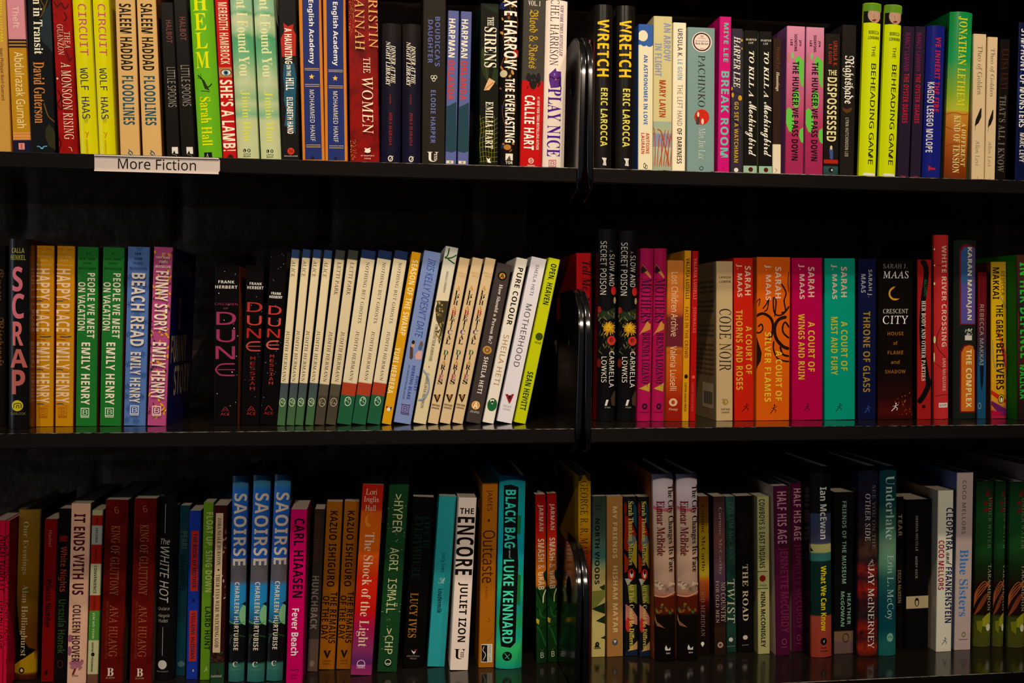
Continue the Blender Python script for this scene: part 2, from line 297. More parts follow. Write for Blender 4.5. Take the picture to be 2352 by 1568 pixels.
B('black paperback with shell, green leaves and yellow coral net around ornate title', 180, 335, 190, 28, 1350, '#16160E',
  [G('#283018', [(195, 420), (215, 380), (250, 480), (262, 600), (250, 680), (215, 620), (195, 540)]), Ln('#4A5428', [(205, 400), (235, 560), (252, 670)], 4), G('#22301C', [(300, 560), (335, 570), (330, 700), (280, 650)]),
   G('#1C2818', [(210, 45), (330, 120), (335, 60)])]+[Ln('#7A7828', [(186+k*24, 945+(k*37) % 60), (196+k*22, 1060+(k*53) % 50), (184+k*24, 1180), (198+k*21, 1335)], 3) for k in range(6)]
  +[Ln('#7A7828', [(182, 985+k*38), (230, 960+k*40), (285, 1000+k*36), (332, 965+k*40)], 3) for k in range(10)]
  +[T('THE', 'F', '#E8DCC4', 142, 215, 248, 300), T('SIRENS', 'F', '#E8DCC4', 225, 555, 222, 322), G('#D8A878', [(262, 640), (310, 668), (300, 690), (262, 740), (218, 742), (238, 690)]), Ln('#A86840', [(300, 675), (255, 710), (228, 735)], 6),
   A('EMILIA HART', 'F', '#E8DCC4', 835, 1220, 232, 295), G('#E8E0D0', [(240, 1290), (255, 1305), (272, 1292), (268, 1315), (278, 1335), (250, 1332)], 'publisher_mark')], lc='#10302C', rc='#181810', r=.3)
B('black hardback wrapped in orange leaves and vines with tall white capitals', 345, 500, 350, -130, 1352, '#0E0A0A',
  [Ln('#7A4418', [(400, -20), (440, 120), (375, 260), (400, 420), (360, 560), (420, 700), (370, 900), (400, 1080), (370, 1220)], 4), Ln('#7A4418', [(470, 60), (500, 200), (450, 350), (490, 500), (430, 640), (480, 860), (440, 1000)], 4),
   Sc(['#B07028', '#98481C', '#C08840'], 22, -20, 780, 355, 505, 20, 40, 8), Sc(['#98481C', '#B07028', '#1C2858'], 12, 850, 1260, 355, 470, 18, 34, 9), E('#C8B890', 575, 635, 352, 410), E('#A82014', 405, 470, 455, 510), E('#18245A', 20, 80, 350, 400), E('#B07028', 1185, 1230, 380, 440),
   A('ALIX E HARROW', 'H', '#F0E4D0', -150, 572, 384, 492), T('THE EVERLASTING', 'H', '#F0E4D0', 645, 1170, 392, 472),
   Rc('#E0D4C0', 1260, 1315, 395, 455, 'publisher_mark'), G('#181410', [(400, 1315), (428, 1275), (440, 1315)], 'publisher_mark'), h('P', 'TOR', 'B', '#E0D4C0', 1322, 1345, 396, 454)], hc=1, rc='#0C0808')
B('paperback with grey top, skull and bright red lower half, blackletter yellow title', 512, 692, 545, -60, 1358, [(-60, '#3E3832'), (664, '#3E3832'), (668, '#B80808'), (1358, '#B80808')],
  [h('B', 'VOL. I', 'F', '#E0D4C4', 10, 52, 582, 682), T('Blood & Roses', 'G', '#B89018', 85, 565, 588, 662), E('#1A1614', 608, 735, 590, 655), E('#1A1614', 600, 670, 568, 600), E('#1A1614', 600, 690, 650, 682), E('#3E3832', 650, 668, 603, 618), E('#3E3832', 650, 668, 628, 643), Sc(['#1A1614'], 12, 600, 735, 565, 680, 14, 18, 3),
   A('CALLIE HART', 'H', '#F0E4D4', 785, 1230, 548, 632), Bl('#1 NEW YORK TIMES BESTSELLING AUTHOR', 'B', '#F0C8B8', 795, 1230, 650, 672), Rg('#E8C8B8', 1295, 1342, 582, 626, w=.12), h('P', 'GCP', 'B', '#E8C8B8', 1308, 1330, 590, 618), h('P', 'GRAND', 'B', '#E8C8B8', 1352, 1364, 574, 634)])
B('cream white hardback with tall purple title and purple haunted house', 697, 880, 727, 2, 1362, '#F0DACA',
  [A('RACHEL HARRISON', 'R', '#1C1614', -90, 542, 762, 832), Bl('NEW YORK TIMES BESTSELLER', 'I', '#5A2C78', 45, 462, 838, 868), G('#5A2C80', [(752, 610), (805, 562), (812, 588), (850, 590), (852, 710), (820, 722), (765, 725), (752, 660)]), Ln('#1C1420', [(758, 630), (800, 650), (845, 640), (835, 690), (850, 720), (840, 755)], 8), Rc('#D06070', 648, 662, 800, 812), Rc('#9A70B0', 605, 625, 790, 800),
   T('PLAY NICE', 'F', '#4A1C88', 730, 1285, 738, 848)]+Bb('#C06070', 1312, 1380, 748, 808), hc=1, r=.3, rc='#E4D4D0')
# ================================================================ top shelf, right bay
S('T5')
B('pink paperback pushed back and mostly hidden behind the upper bracket plates', -46, 22, -44, 328, 1360, '#D85A62', [], s=.06)
WR = [T('WRETCH', 'H', '#E8BC08', 160, 628, 80, 175), A('ERIC LAROCCA', 'H', '#D8C850', 722, 1200, 104, 162), G('#E8E0D4', [(114, 1292), (154, 1294), (148, 1320), (152, 1356), (122, 1352), (128, 1322)], 'publisher_mark'), Ln('#181410', [(128, 1298), (126, 1325), (136, 1350)], 3, 'publisher_mark'), Ln('#181410', [(142, 1298), (140, 1325), (146, 1350)], 3, 'publisher_mark')]
B('glossy black hardback with chunky yellow capitals, left copy beside the bracket', 50, 200, 62, 36, 1362, '#14100E', WR, hc=1, r=.24)
C('glossy black hardback with chunky yellow capitals, right copy beside the cloud paperback', 228, 385, 240, 44, 1370)
B('slim cream paperback with blue sky and white cloud at its top', 412, 532, 416, 198, 1378, [(198, '#30589C'), (368, '#30589C'), (374, '#E2D4B0'), (1378, '#E2D4B0')],
  [E('#E2D4B0', 250, 340, 412, 492), E('#E2D4B0', 270, 330, 405, 450), E('#30589C', 350, 385, 480, 530), E('#30589C', 355, 380, 440, 480), T('AN ASTRONOMER IN LOVE', 'B', '#2C56A0', 452, 1022, 457, 490),
   A('ANTOINE', 'B', '#B83820', 1090, 1260, 475, 505), A('LAURAIN', 'B', '#B83820', 1090, 1260, 437, 465), Rg('#181410', 1335, 1380, 455, 475, w=.15), Rg('#181410', 1350, 1385, 468, 490, w=.15)])
B('tan paperback with lavender and rust capitals above a painting of orange reeds', 534, 686, 540, 132, 1384, [(132, '#CCBC84'), (994, '#CCBC84'), (998, '#98A890'), (1090, '#A8A884'), (1100, '#7C86A0'), (1200, '#8A90A0'), (1210, '#B0B49C'), (1384, '#98A088')],
  [Ln('#B04410', [(540, 1040), (545, 1080), (535, 1100)], 5)]+[Ln('#B04410', [(548+i*18, 1365), (552+i*18+(i % 3)*12, 1220-(i % 2)*60), (545+i*15+(i*29) % 60, 1060+(i*47) % 90)], 7) for i in range(8)]+
  [Ln('#B04410', [(570, 1060), (600, 1080), (625, 1180), (650, 1280), (665, 1360)], 9), T('AN ARROW', 'H', '#9094AC', 190, 500, 622, 680), T('IN FLIGHT', 'H', '#9094AC', 355, 625, 550, 606), A('MARY LAVIN', 'H', '#B04418', 658, 960, 585, 638)])
B('slim pale cream paperback with widely spaced thin black and blue capitals', 690, 797, 700, 185, 1388, '#F0DCBC',
  [A('URSULA K.', 'B', '#4A4A4C', 238, 470, 735, 776), A('LE GUIN', 'B', '#7C9CAC', 488, 655, 735, 774), T('THE LEFT HAND', 'S', '#6A6A66', 695, 1030, 733, 774), T('OF DARKNESS', 'B', '#26241F', 1052, 1340, 730, 770)])
B('thick grey blue paperback with round cream sticker and red circle above script', 812, 1035, 818, 223, 1392, '#78928C',
  [E('#E8D0C0', 263, 430, 852, 1015), Rg('#381010', 270, 422, 860, 1006, 'cover_art', .07), h('B', '10', 'F', '#2A2018', 292, 308, 922, 946), h('B', 'BEST BOOKS', 'B', '#A04030', 313, 320, 900, 968), h('B', 'The New York Times', 'I', '#5A4A44', 332, 345, 882, 988), h('B', 'Book Review', 'F', '#241A14', 350, 368, 880, 988), h('B', '2017', 'B', '#A04030', 396, 404, 918, 950),
   T('PACHINKO', 'R', '#26241F', 455, 877, 903, 960), E('#C82410', 897, 1022, 872, 994), G('#4A3434', [(895, 930), (912, 945), (916, 1000), (905, 1024), (885, 1015), (890, 960)]), E('#E8D0B0', 918, 960, 895, 912), E('#E8C0A8', 972, 1020, 928, 950), A('Min Jin Lee', 'R', '#C8CCBC', 1050, 1305, 906, 962),
   Rg('#304448', 1362, 1395, 912, 948, w=.14)])
B('hot pink paperback with mint green chunky capitals, purple top', 1062, 1160, 1080, 136, 1398, '#C8106C',
  [A('MIYE LEE', 'B', '#68B8A4', 190, 510, 1113, 1150), T('BREAK ROOM', 'H', '#68B8A4', 585, 1290, 1088, 1152), Ln('#8A1850', [(1100, 1378), (1112, 1372), (1112, 1395)], 4, 'publisher_mark')], lc='#C8106C', r=.3)
B('slim dusky purple paperback with hand lettered white capitals and yellow leaves', 1168, 1262, 1176, 234, 1402, '#322838',
  [Ln('#14101C', [(1172, 560), (1225, 620), (1268, 680)], 8), Ln('#14101C', [(1170, 960), (1215, 1000), (1262, 1060)], 9), Ln('#14101C', [(1170, 730), (1220, 765), (1266, 780)], 5), Ln('#14101C', [(1172, 590), (1225, 640), (1268, 720)], 4),
   E('#C89018', 712, 742, 1168, 1186), E('#C89018', 760, 800, 1176, 1196), E('#C89018', 782, 826, 1230, 1262), E('#C89018', 285, 300, 1166, 1178), E('#C89018', 390, 410, 1256, 1266), E('#C89018', 320, 345, 1252, 1268),
   A('HARPER LEE', 'I', '#E0D4C4', 300, 720, 1195, 1248), T('GO SET A WATCHMAN', 'B', '#C89828', 835, 1332, 1198, 1232), E('#E0D4C4', 1375, 1410, 1196, 1232, 'publisher_mark')])
S('T6')
TK = [h('A', 'HARPER', 'I', '#C8BCA8', 318, 334, 116, 206), h('A', 'LEE', 'I', '#C8BCA8', 345, 360, 138, 180), T('TO KILL A', 'I', '#ECE0CC', 420, 795, 143, 184), T('Mockingbird', 'K', '#ECE0CC', 832, 1280, 112, 205),
      Rc('#8CAC90', 1358, 1415, 92, 210, 'band'), E('#4A1410', 1370, 1408, 138, 176)]
B('black paperback with white brush lettering and mint foot band, left copy of two', 97, 208, 104, 250, 1405, '#100C0A', TK, lc='#6A7450')
C('black paperback with white brush lettering and mint foot band, right copy of two', 224, 332, 226, 258, 1408)
B('very slim dark brown paperback with a cream block at its foot', 336, 405, 343, 315, 1412, [(315, '#2E1C12'), (1182, '#2E1C12'), (1184, '#D8C8A8'), (1412, '#D8C8A8')],
  [A('Vernon Lee', 'I', '#5A3418', 385, 570, 368, 398), T('Hauntings', 'I', '#E0C8A8', 590, 748, 360, 392), Ln('#2A2018', [(355, 1380), (372, 1395), (358, 1410)], 3, 'publisher_mark')])
HU = [G('#60B840', [(518, 490), (540, 455), (592, 495), (590, 715), (570, 700), (545, 590)]), E('#60B840', 735, 885, 500, 558), G('#60B840', [(450, 900), (470, 878), (498, 905), (515, 1000), (498, 1085), (470, 1075), (446, 1010)]),
      G('#60B840', [(560, 1060), (586, 1045), (588, 1175), (566, 1160), (550, 1110)]), E('#B87070', 430, 510, 455, 480), E('#88B068', 425, 485, 488, 510),
      A('JEN', 'B', '#2A1018', 328, 378, 552, 572), A('SOOKFONG', 'B', '#2A1018', 282, 420, 515, 538), A('LEE', 'B', '#2A1018', 325, 375, 482, 502), T('THE HUNGER WE PASS DOWN', 'H', '#1C0C14', 505, 1315, 495, 548)]
HG = [(213, '#D088A0'), (420, '#C87090'), (900, '#B04868'), (1100, '#A02850'), (1422, '#98244C')]
B('pink paperback with green blobs and black condensed capitals, left copy of two', 440, 588, 456, 213, 1418, HG, HU, lc='#7A4880', r=.38)
C('pink paperback with green blobs and black condensed capitals, right copy of two', 600, 747, 614, 222, 1424)
B('dark brown paperback with red author capitals and bulging cream yellow title', 752, 875, 770, 276, 1428, [(276, '#1E1610'), (1360, '#161210'), (1366, '#2C4C4C'), (1428, '#243C3C')],
  [A('URSULA K.', 'B', '#A82C1C', 338, 548, 833, 866), A('LE GUIN', 'B', '#A82C1C', 365, 522, 795, 822), h('T', 'THE', 'H', '#E0D094', 575, 618, 792, 862), T('DISPOSSESSED', 'H', '#E0D094', 635, 1160, 782, 860), G('#3C4C80', [(800, 1220), (832, 1222), (830, 1300), (820, 1310), (806, 1298)]), E('#E0C088', 1192, 1228, 806, 826),
   Rc('#A82014', 1308, 1340, 754, 872), E('#101010', 1372, 1412, 795, 832, 'publisher_mark'), E('#D8D0C0', 1384, 1402, 815, 828, 'publisher_mark')], lc='#4A3018')
B('charcoal paperback with white blackletter title and small bronze moth', 885, 1002, 908, 203, 1434, '#1E1814',
  [T('Nightshade', 'G', '#ECE0D0', 458, 852, 908, 1002), G('#5A3818', [(905, 882), (945, 895), (990, 880), (975, 915), (950, 925), (940, 928), (918, 912)]), A('LYNN HUTCHINSON LEE', 'B', '#A89888', 965, 1283, 930, 958)], lc='#2A2830')
BH = [Rc('#60901C', 20, 96, 1080, 1245, 'band'), Rc('#121012', 96, 190, 1080, 1245), E('#C09478', 60, 192, 1118, 1228), Rc('#60901C', 18, 94, 1080, 1245, 'band'), Ln('#6A4034', [(1160, 168), (1172, 163), (1186, 168)], 6), Ln('#8A5C48', [(1160, 120), (1164, 145), (1156, 150)], 4), E('#802C28', 164, 180, 1148, 1180),
      h('A', 'REBECCA', 'B', '#4A5408', 256, 284, 1124, 1210), h('A', 'LEHMANN', 'B', '#4A5408', 300, 326, 1120, 1212), T('THE', 'S', '#3A3C10', 378, 470, 1146, 1176), T('BEHEADING GAME', 'J', '#2A2A10', 525, 1350, 1128, 1170), Rc('#E8E0D4', 1420, 1440, 1078, 1178, 'publisher_mark')]
B('fluorescent lime hardback with green band and half face at top, left copy', 1045, 1190, 1093, 25, 1436, [(25, '#D4E000'), (1436, '#CCD800')], BH, hc=1, r=.4, lc='#100E0C')
C('fluorescent lime hardback with green band and half face at top, right copy', 1212, 1352, 1268, 40, 1442)
S('T7')
OY = [A('NANCY LEMANN', 'H', '#6A1840', 272, 585, 448, 490), T('THE OYSTER DIARIES', 'H', '#A81C30', 605, 1010, 434, 478), Rc('#7A1C3C', 1440, 1450, 415, 455, 'publisher_mark')]
B('slim aubergine paperback with dark red heavy capitals, left copy of two', 388, 487, 440, 217, 1445, '#24182C', OY)
C('slim aubergine paperback with dark red heavy capitals, right copy of two', 490, 580, 533, 217, 1448)
B('royal blue hardback with red title beside white author capitals', 595, 750, 636, 210, 1452, '#161C70',
  [T('WE INHERIT THE FIRE', 'H', '#B82030', 310, 920, 690, 735), A('KAGISO LESEGO MOLOPE', 'H', '#D8CCC8', 675, 1250, 632, 680), G('#A8202C', [(640, 1355), (665, 1375), (700, 1380), (690, 1395), (660, 1392), (640, 1400)], 'publisher_mark')], hc=1, r=.3)
B('glossy green to burnt orange hardback with yellow slab capitals', 775, 975, 826, 98, 1458, [(98, '#10803C'), (500, '#18904A'), (760, '#80A028'), (905, '#B0B428'), (925, '#C08028'), (1100, '#B06018'), (1300, '#8C3C0C'), (1458, '#702C08')],
  [Ln('#8A4014', [(785, 940), (850, 925), (920, 945), (978, 930)], 5), Ln('#8A4014', [(785, 1030), (860, 1070), (920, 1050), (975, 1075)], 5), Ln('#7A3410', [(785, 1200), (860, 1180), (970, 1220)], 4), A('JONATHAN LETHEM', 'F', '#D8C820', 142, 872, 872, 948), T('A DIFFERENT', 'F', '#D8CC80', 1010, 1365, 905, 950), T('KIND OF TENSION', 'F', '#D8CC80', 950, 1420, 842, 895)], hc=1, r=.22)
TG = [T('Theo of Golden', 'R', '#6A6054', 375, 778, 1033, 1086), G('#1C1610', [(1068, 890), (1078, 885), (1075, 960), (1052, 1010), (1022, 1035), (1030, 980), (1052, 930)]), Ln('#1C1610', [(1078, 885), (1040, 1000), (1020, 1070)], 3), A('Allen Levi', 'R', '#8A7C68', 1148, 1358, 1026, 1062), Ln('#A87040', [(1046, 1445), (1046, 1470)], 5, 'publisher_mark')]
B('cream paperback with thin grey serif title and dark feather, left copy of two', 985, 1100, 1003, 277, 1464, '#D4B68C', TG)
C('cream paperback with thin grey serif title and dark feather, shorter right copy', 1103, 1187, 1128, 303, 1470)
B('black paperback with dim red and grey spaced capitals beside the cream feather books', 1195, 1275, 1234, 322, 1475, '#120C0A',
  [A('ELISA LEVI', 'F', '#3C1C14', 400, 735, 1240, 1296), T("THAT'S ALL I KNOW", 'F', '#6A6056', 785, 1410, 1216, 1270)])
B('wide navy hardback cut off by the right edge of the photo, top shelf', 1350, 1580, 1385, 186, 1480, '#0C1236',
  [Ln('#1C2C6A', [(1390, 300), (1420, 500), (1380, 700), (1400, 1000)], 14), T('SYMPHONY OF MONSTERS', 'H', '#E0D4CC', 240, 1045, 1392, 1445), A('MARC LEVY', 'H', '#D0C4BC', 1090, 1330, 1388, 1430)], lc='#0A0A14', r=.25)
# ================================================================ middle shelf, left bay
S('M1')
B('black paperback with brown gothic lettering cut off by the left photo edge', -110, 45, -112, 75, 1405, '#0C0A0A', [T('Green', 'G', '#4A3020', 255, 500, -35, 30), T('Witchcraft', 'G', '#5A3818', 620, 985, -40, 30)], s=.075)
B('black hardback with tall stacked pink capitals and yellow elephant emblem', 52, 225, 54, 28, 1412, '#0E0B0C',
  [h('A', 'CALLA', 'B', '#7A7838', 98, 136, 88, 182), h('A', 'HENKEL', 'B', '#7A7838', 150, 188, 78, 190), h('T', 'S', 'H', '#B45C6C', 238, 425, 93, 170), h('T', 'C', 'H', '#B85E6A', 440, 628, 90, 182), h('T', 'R', 'H', '#B85E62', 650, 830, 95, 175), h('T', 'A', 'H', '#A8564E', 857, 995, 75, 204), h('T', 'P', 'H', '#A8564E', 1012, 1195, 90, 187),
   E('#B8A818', 1240, 1322, 88, 174, 'publisher_mark'), Ln('#2A2810', [(104, 1300), (106, 1272), (125, 1264), (150, 1264), (160, 1275), (158, 1300)], 6, 'publisher_mark'), Ln('#2A2810', [(125, 1302), (127, 1280), (142, 1280), (144, 1302)], 6, 'publisher_mark'), h('P', 'OVERLOOK', 'J', '#6A6430', 1331, 1350, 76, 190)], hc=1, r=.22, rc='#6A0C0C', s=.045)
HPI = [h('B', '#1', 'S', '#C8A868', 122, 134, 316, 342), h('B', 'NEW YORK', 'I', '#C8A868', 155, 168, 280, 385), h('B', 'TIMES', 'I', '#C8A868', 184, 198, 298, 358), h('B', 'BESTSELLER', 'I', '#C8A868', 218, 232, 272, 385),
       Ln('#B83C18', [(275, 102), (300, 104), (318, 98)], 4), Ln('#243C60', [(350, 106), (385, 110)], 4), T('HAPPY', 'H', '#D8B490', 253, 488, 274, 374), T('PLACE', 'H', '#D8B490', 515, 726, 272, 372), A('EMILY HENRY', 'H', '#D8B490', 805, 1262, 275, 372),
       Ln('#243C60', [(275, 497), (300, 493), (322, 497)], 6), Ln('#B0341C', [(318, 484), (345, 482), (360, 486)], 5), Ln('#B0341C', [(335, 588), (370, 585)], 5), Ln('#B05010', [(272, 744), (310, 742), (342, 746)], 5), Ln('#243C60', [(300, 762), (345, 765), (384, 760)], 7), Ln('#B0341C', [(262, 786), (300, 784), (345, 788)], 5),
       Ln('#243C60', [(275, 1010), (300, 1008), (325, 1014)], 6), Ln('#B05010', [(320, 1025), (362, 1028)], 5), Ln('#243C60', [(278, 1268), (312, 1266), (330, 1272)], 6), Ln('#B05010', [(332, 1280), (365, 1282)], 4)]+Bb('#B06010', 1292, 1370, 291, 355)
B('golden orange paperback with pale capitals and small red and blue dashes, left copy', 260, 400, 267, 80, 1405, '#B47808', HPI, rc='#780A10', s=.065)
C('golden orange paperback with pale capitals and small red and blue dashes, right copy', 413, 548, 428, 83, 1405)
PWM = [h('B', '#1', 'S', '#143818', 133, 147, 646, 672), h('B', 'NEW YORK', 'I', '#143818', 172, 188, 590, 718), h('B', 'TIMES', 'I', '#143818', 205, 218, 622, 690), h('B', 'BESTSELLER', 'I', '#143818', 243, 259, 588, 720),
       T('PEOPLE WE MEET', 'H', '#C8C4A8', 287, 775, 655, 712), T('ON VACATION', 'H', '#C8C4A8', 355, 718, 586, 640), A('EMILY HENRY', 'H', '#D8CCB0', 808, 1275, 610, 675)]+[Ln('#2E7830', [(575+(i*53) % 120, 300+i*62), (620+(i*31) % 60, 320+i*62), (690+(i*17) % 30, 360+i*62)], 3) for i in range(17)]+Bb('#B8C8A8', 1297, 1372, 606, 670)
PWM = [i for i in PWM if i[0] == 'l']+[i for i in PWM if i[0] != 'l']
B('leaf green paperback with pale two-line capitals, left copy of two', 567, 725, 582, 90, 1405, '#1A6424', PWM, rc='#7A1810', s=.065)
C('leaf green paperback with pale two-line capitals, right copy of two', 748, 910, 773, 93, 1405)
def flo(c, pts, r):
    o = []
    for (x, y) in pts:
        for k in range(7): a = k*6.283/7+.3; o.append(Ln(c, [(x+r*.25*math.cos(a), y+r*.25*math.sin(a)), (x+r*math.cos(a), y+r*math.sin(a))], r*.24))
    return o
B('periwinkle blue paperback with navy flowers and wide cream capitals', 928, 1093, 960, 90, 1402, '#48659C',
  flo('#1C3870', [(1050, 100), (975, 318), (1096, 400), (978, 520), (1085, 655), (965, 745), (1068, 895), (965, 968), (1078, 1050), (955, 1135), (945, 1210), (1062, 1215), (970, 1300), (950, 1385), (1020, 1395), (1010, 470), (1030, 600)], 26)
  +[h('B', 'NEW', 'I', '#101C38', 132, 150, 1010, 1064), h('B', 'YORK', 'I', '#101C38', 170, 186, 1010, 1072), h('B', 'TIMES', 'I', '#101C38', 204, 220, 1002, 1072), h('B', 'BESTSELLER', 'I', '#101C38', 243, 260, 972, 1104),
   T('BEACH READ', 'H', '#C8B8AC', 288, 835, 984, 1088), A('EMILY HENRY', 'H', '#C8B8AC', 880, 1260, 978, 1056)]+Bb('#B8BCC8', 1280, 1355, 978, 1044), rc='#3A0C0C', s=.065)
B('mauve pink paperback scattered with yellow petals and dark leaves', 1105, 1247, 1156, 93, 1400, '#A04070',
  [Sc(['#C89020', '#C88818'], 62, 110, 1390, 1115, 1285, 16, 34, 21), Sc(['#26242C', '#20302C'], 56, 110, 1390, 1115, 1285, 10, 20, 22), h('B', '#1', 'S', '#D8C0B0', 136, 150, 1218, 1244), h('B', 'NEW YORK', 'I', '#D8C0B0', 165, 182, 1170, 1280), h('B', 'TIMES', 'I', '#D8C0B0', 198, 214, 1196, 1262), h('B', 'BESTSELLER', 'I', '#D8C0B0', 232, 250, 1166, 1282),
   T('FUNNY STORY', 'H', '#D8C4B4', 275, 725, 1163, 1262), A('EMILY HENRY', 'H', '#D8C4B4', 808, 1232, 1140, 1242)]+Bb('#D8B8B0', 1284, 1360, 1144, 1210), rc='#141450', s=.062,
  side=[('R', 'EMILY HENRY', 'H', '#5A4C44', .8, 12, 17.3, 19.2), ('R', 'FUNNY', 'H', '#A89470', 1.0, 9.8, 7.2, 10.4), ('R', 'STORY', 'H', '#A89470', 3.2, 12.4, 3.2, 6.8), ('R', 'I', 'H', '#B0582C', 4.6, 5.6, 11, 15)])
S('M2')
DC = '#8C2C50'
B('black paperback with stars and stacked magenta letters, leftmost of the three space novels', 460, 640, 470, 228, 1392, '#0A0809',
  [Sc(['#C8A870', '#C8C0B0', '#8A8278'], 16, 260, 1370, 470, 640, 8, 8, 31), h('A', 'FRANK', 'B', '#C8C0B4', 342, 364, 495, 616), h('A', 'HERBERT', 'B', '#C8C0B4', 380, 403, 472, 638), h('T', 'CHILDREN', 'S', '#8C2C50', 511, 528, 468, 640), h('T', 'OF', 'S', '#8C2C50', 545, 558, 534, 570),
   h('T', 'D', 'J', DC, 578, 675, 480, 628), h('T', 'U', 'J', DC, 710, 805, 480, 622), h('T', 'N', 'J', DC, 835, 932, 475, 620), *dune_e(DC, 962, 1060, 472, 620), Ln('#7A2430', [(520, 1328), (547, 1292), (575, 1328)], 5, 'publisher_mark'), Ln('#7A2430', [(535, 1325), (547, 1308), (560, 1325)], 4, 'publisher_mark'), h('P', 'ACE', 'J', '#8A2832', 1334, 1354, 512, 578)], rc='#A04814', r=.3, s=.06)
DM = [Sc(['#2A6A90', '#38606C', '#7A2A28'], 16, 260, 1370, 690, 850, 8, 8, 33), h('A', 'FRANK', 'B', '#C8C0B4', 358, 378, 730, 822), h('A', 'HERBERT', 'B', '#C8C0B4', 387, 409, 712, 834),
      h('T', 'D', 'J', '#A02C28', 508, 580, 712, 826), h('T', 'U', 'J', '#A83830', 607, 680, 710, 820), h('T', 'N', 'J', '#98201E', 703, 776, 708, 816), *dune_e('#A83C34', 800, 874, 704, 812)]
DM += [h('T', c, 'M', '#90241E', 915+i*37.5, 940+i*37.5, 735-i*.6, 773-i*.6) for i, c in enumerate('MESSIAH')]
DM += [Ln('#98241E', [(715, 1326), (742, 1288), (770, 1326)], 5, 'publisher_mark'), Ln('#98241E', [(730, 1324), (742, 1306), (754, 1324)], 4, 'publisher_mark'), h('P', 'ACE', 'J', '#98241E', 1332, 1352, 706, 774)]
B('black paperback with stars and stacked red letters, middle of the three space novels', 668, 803, 706, 230, 1392, '#0A0809', DM, r=.3, s=.06)
B('taller black paperback with stars and stacked red letters, rightmost space novel', 808, 932, 887, 115, 1392, '#0A0809',
  [Sc(['#2A6A80', '#28586C', '#50707C'], 22, 140, 1370, 850, 1000, 8, 8, 35), h('A', 'FRANK', 'B', '#D8D0C4', 433, 452, 892, 966), h('A', 'HERBERT', 'B', '#D8D0C4', 460, 479, 878, 976), h('T', 'D', 'J', '#B43430', 536, 602, 872, 970), h('T', 'U', 'J', '#B84038', 625, 690, 868, 964), h('T', 'N', 'J', '#A82420', 708, 774, 862, 958), *dune_e('#C05048', 796, 862, 856, 950)]
  +[h('T', c, 'M', '#A83028', 902+i*33.5, 924+i*33.5, 882-i*1.4, 914-i*1.4) for i, c in enumerate('MESSIAH')]
  +[Ln('#98241E', [(845, 1322), (872, 1285), (900, 1322)], 5, 'publisher_mark'), h('P', 'ACE', 'J', '#98241E', 1330, 1350, 836, 906)], r=.3, s=.06)
AL = [T('ALICE', 'R', '#241C16', 195, 318, 1042, 1070), A('JUDITH HERMANN', 'R', '#241C16', 722, 1104, 989, 1014), Rg('#B8C0A0', 1226, 1290, 953, 997, w=.08), Sc(['#B8C0A0'], 9, 1238, 1278, 962, 990, 7, 7, 41, 'publisher_mark')]
AC = [(112, '#22365C'), (176, '#22365C'), (179, '#CDBA96'), (1112, '#CDBA96'), (1116, '#3C4248'), (1228, '#3C4A48'), (1240, '#385438'), (1392, '#3A5A38')]
B('slim cream paperback, blue top and grey-green foot, first of the matching white row', 938, 998, 1046, 112, 1390, AC, AL, s=.055, D=.12, rc='#1C1C22', lc='#CDBA96')
C('slim cream paperback, blue top and grey-green foot, second of the matching white row', 1008, 1068, 1129, 110, 1390)
C('slim cream paperback, blue top and grey-green foot, third of the matching white row', 1073, 1135, 1208, 113, 1390)
C('slim cream paperback, dark blue top and olive foot, fourth of the matching white row', 1150, 1213, 1290, 117, 1388)
S('M3')
LP = [T('LETTI PARK', 'R', '#2A221A', 210, 455, 233, 260), A('JUDITH HERMANN', 'R', '#2A221A', 730, 1106, 160, 186), Rg('#A89C84', 1226, 1292, 106, 156, w=.08), Sc(['#A89C84'], 9, 1238, 1278, 116, 148, 7, 7, 42, 'publisher_mark')]
LC = [(118, '#343430'), (188, '#343430'), (191, '#D0BC98'), (1120, '#D0BC98'), (1124, '#4C4638'), (1210, '#4C4638'), (1214, '#40382C'), (1388, '#443C30')]
B('slim cream paperback with charcoal top and dark taupe foot, left copy of two', 78, 152, 232, 118, 1386, LC, LP, s=.055, D=.12, rc='#1C1C1C')
C('slim cream paperback with charcoal top and grey foot, right copy of two', 160, 238, 327, 120, 1388)
NG = [T('NOTHING BUT GHOSTS', 'R', '#2A221A', 210, 668, 429, 455), A('JUDITH HERMANN', 'R', '#2A221A', 730, 1100, 358, 384), Rg('#C8D0B8', 1220, 1290, 298, 348, w=.08), Sc(['#C8D0B8'], 9, 1234, 1276, 308, 340, 7, 7, 43, 'publisher_mark')]
NC = [(122, '#18284E'), (186, '#18284E'), (189, '#D4C2A0'), (1114, '#D4C2A0'), (1118, '#A03820'), (1208, '#A03820'), (1212, '#1E5438'), (1388, '#1E5438')]
B('cream paperback with navy top, red band and green foot, left of three', 245, 355, 427, 122, 1388, NC, NG, s=.055, D=.12, rc='#1A1A20')
C('cream paperback with navy top, red band and green foot, middle of three', 358, 464, 553, 125, 1388)
C('cream paperback with navy top, red band and green foot, rightmost beside gold one', 470, 572, 676, 127, 1388)
B('slim golden yellow paperback with pale condensed capitals leaning right', 583, 655, 803, 135, 1386, '#CC9010',
  [T('SEASON OF THE SWAMP', 'B', '#E8D4A0', 195, 758, 759, 803), A('YURI HERRERA', 'B', '#E8D4A0', 850, 1195, 648, 690), G('#A83020', [(605, 1290), (625, 1288), (622, 1320)], 'publisher_mark'), G('#28386C', [(635, 1300), (655, 1292), (645, 1322)], 'publisher_mark'), E('#E0D4C0', 1300, 1326, 616, 642, 'publisher_mark')], s=.055, rc='#1C1810')
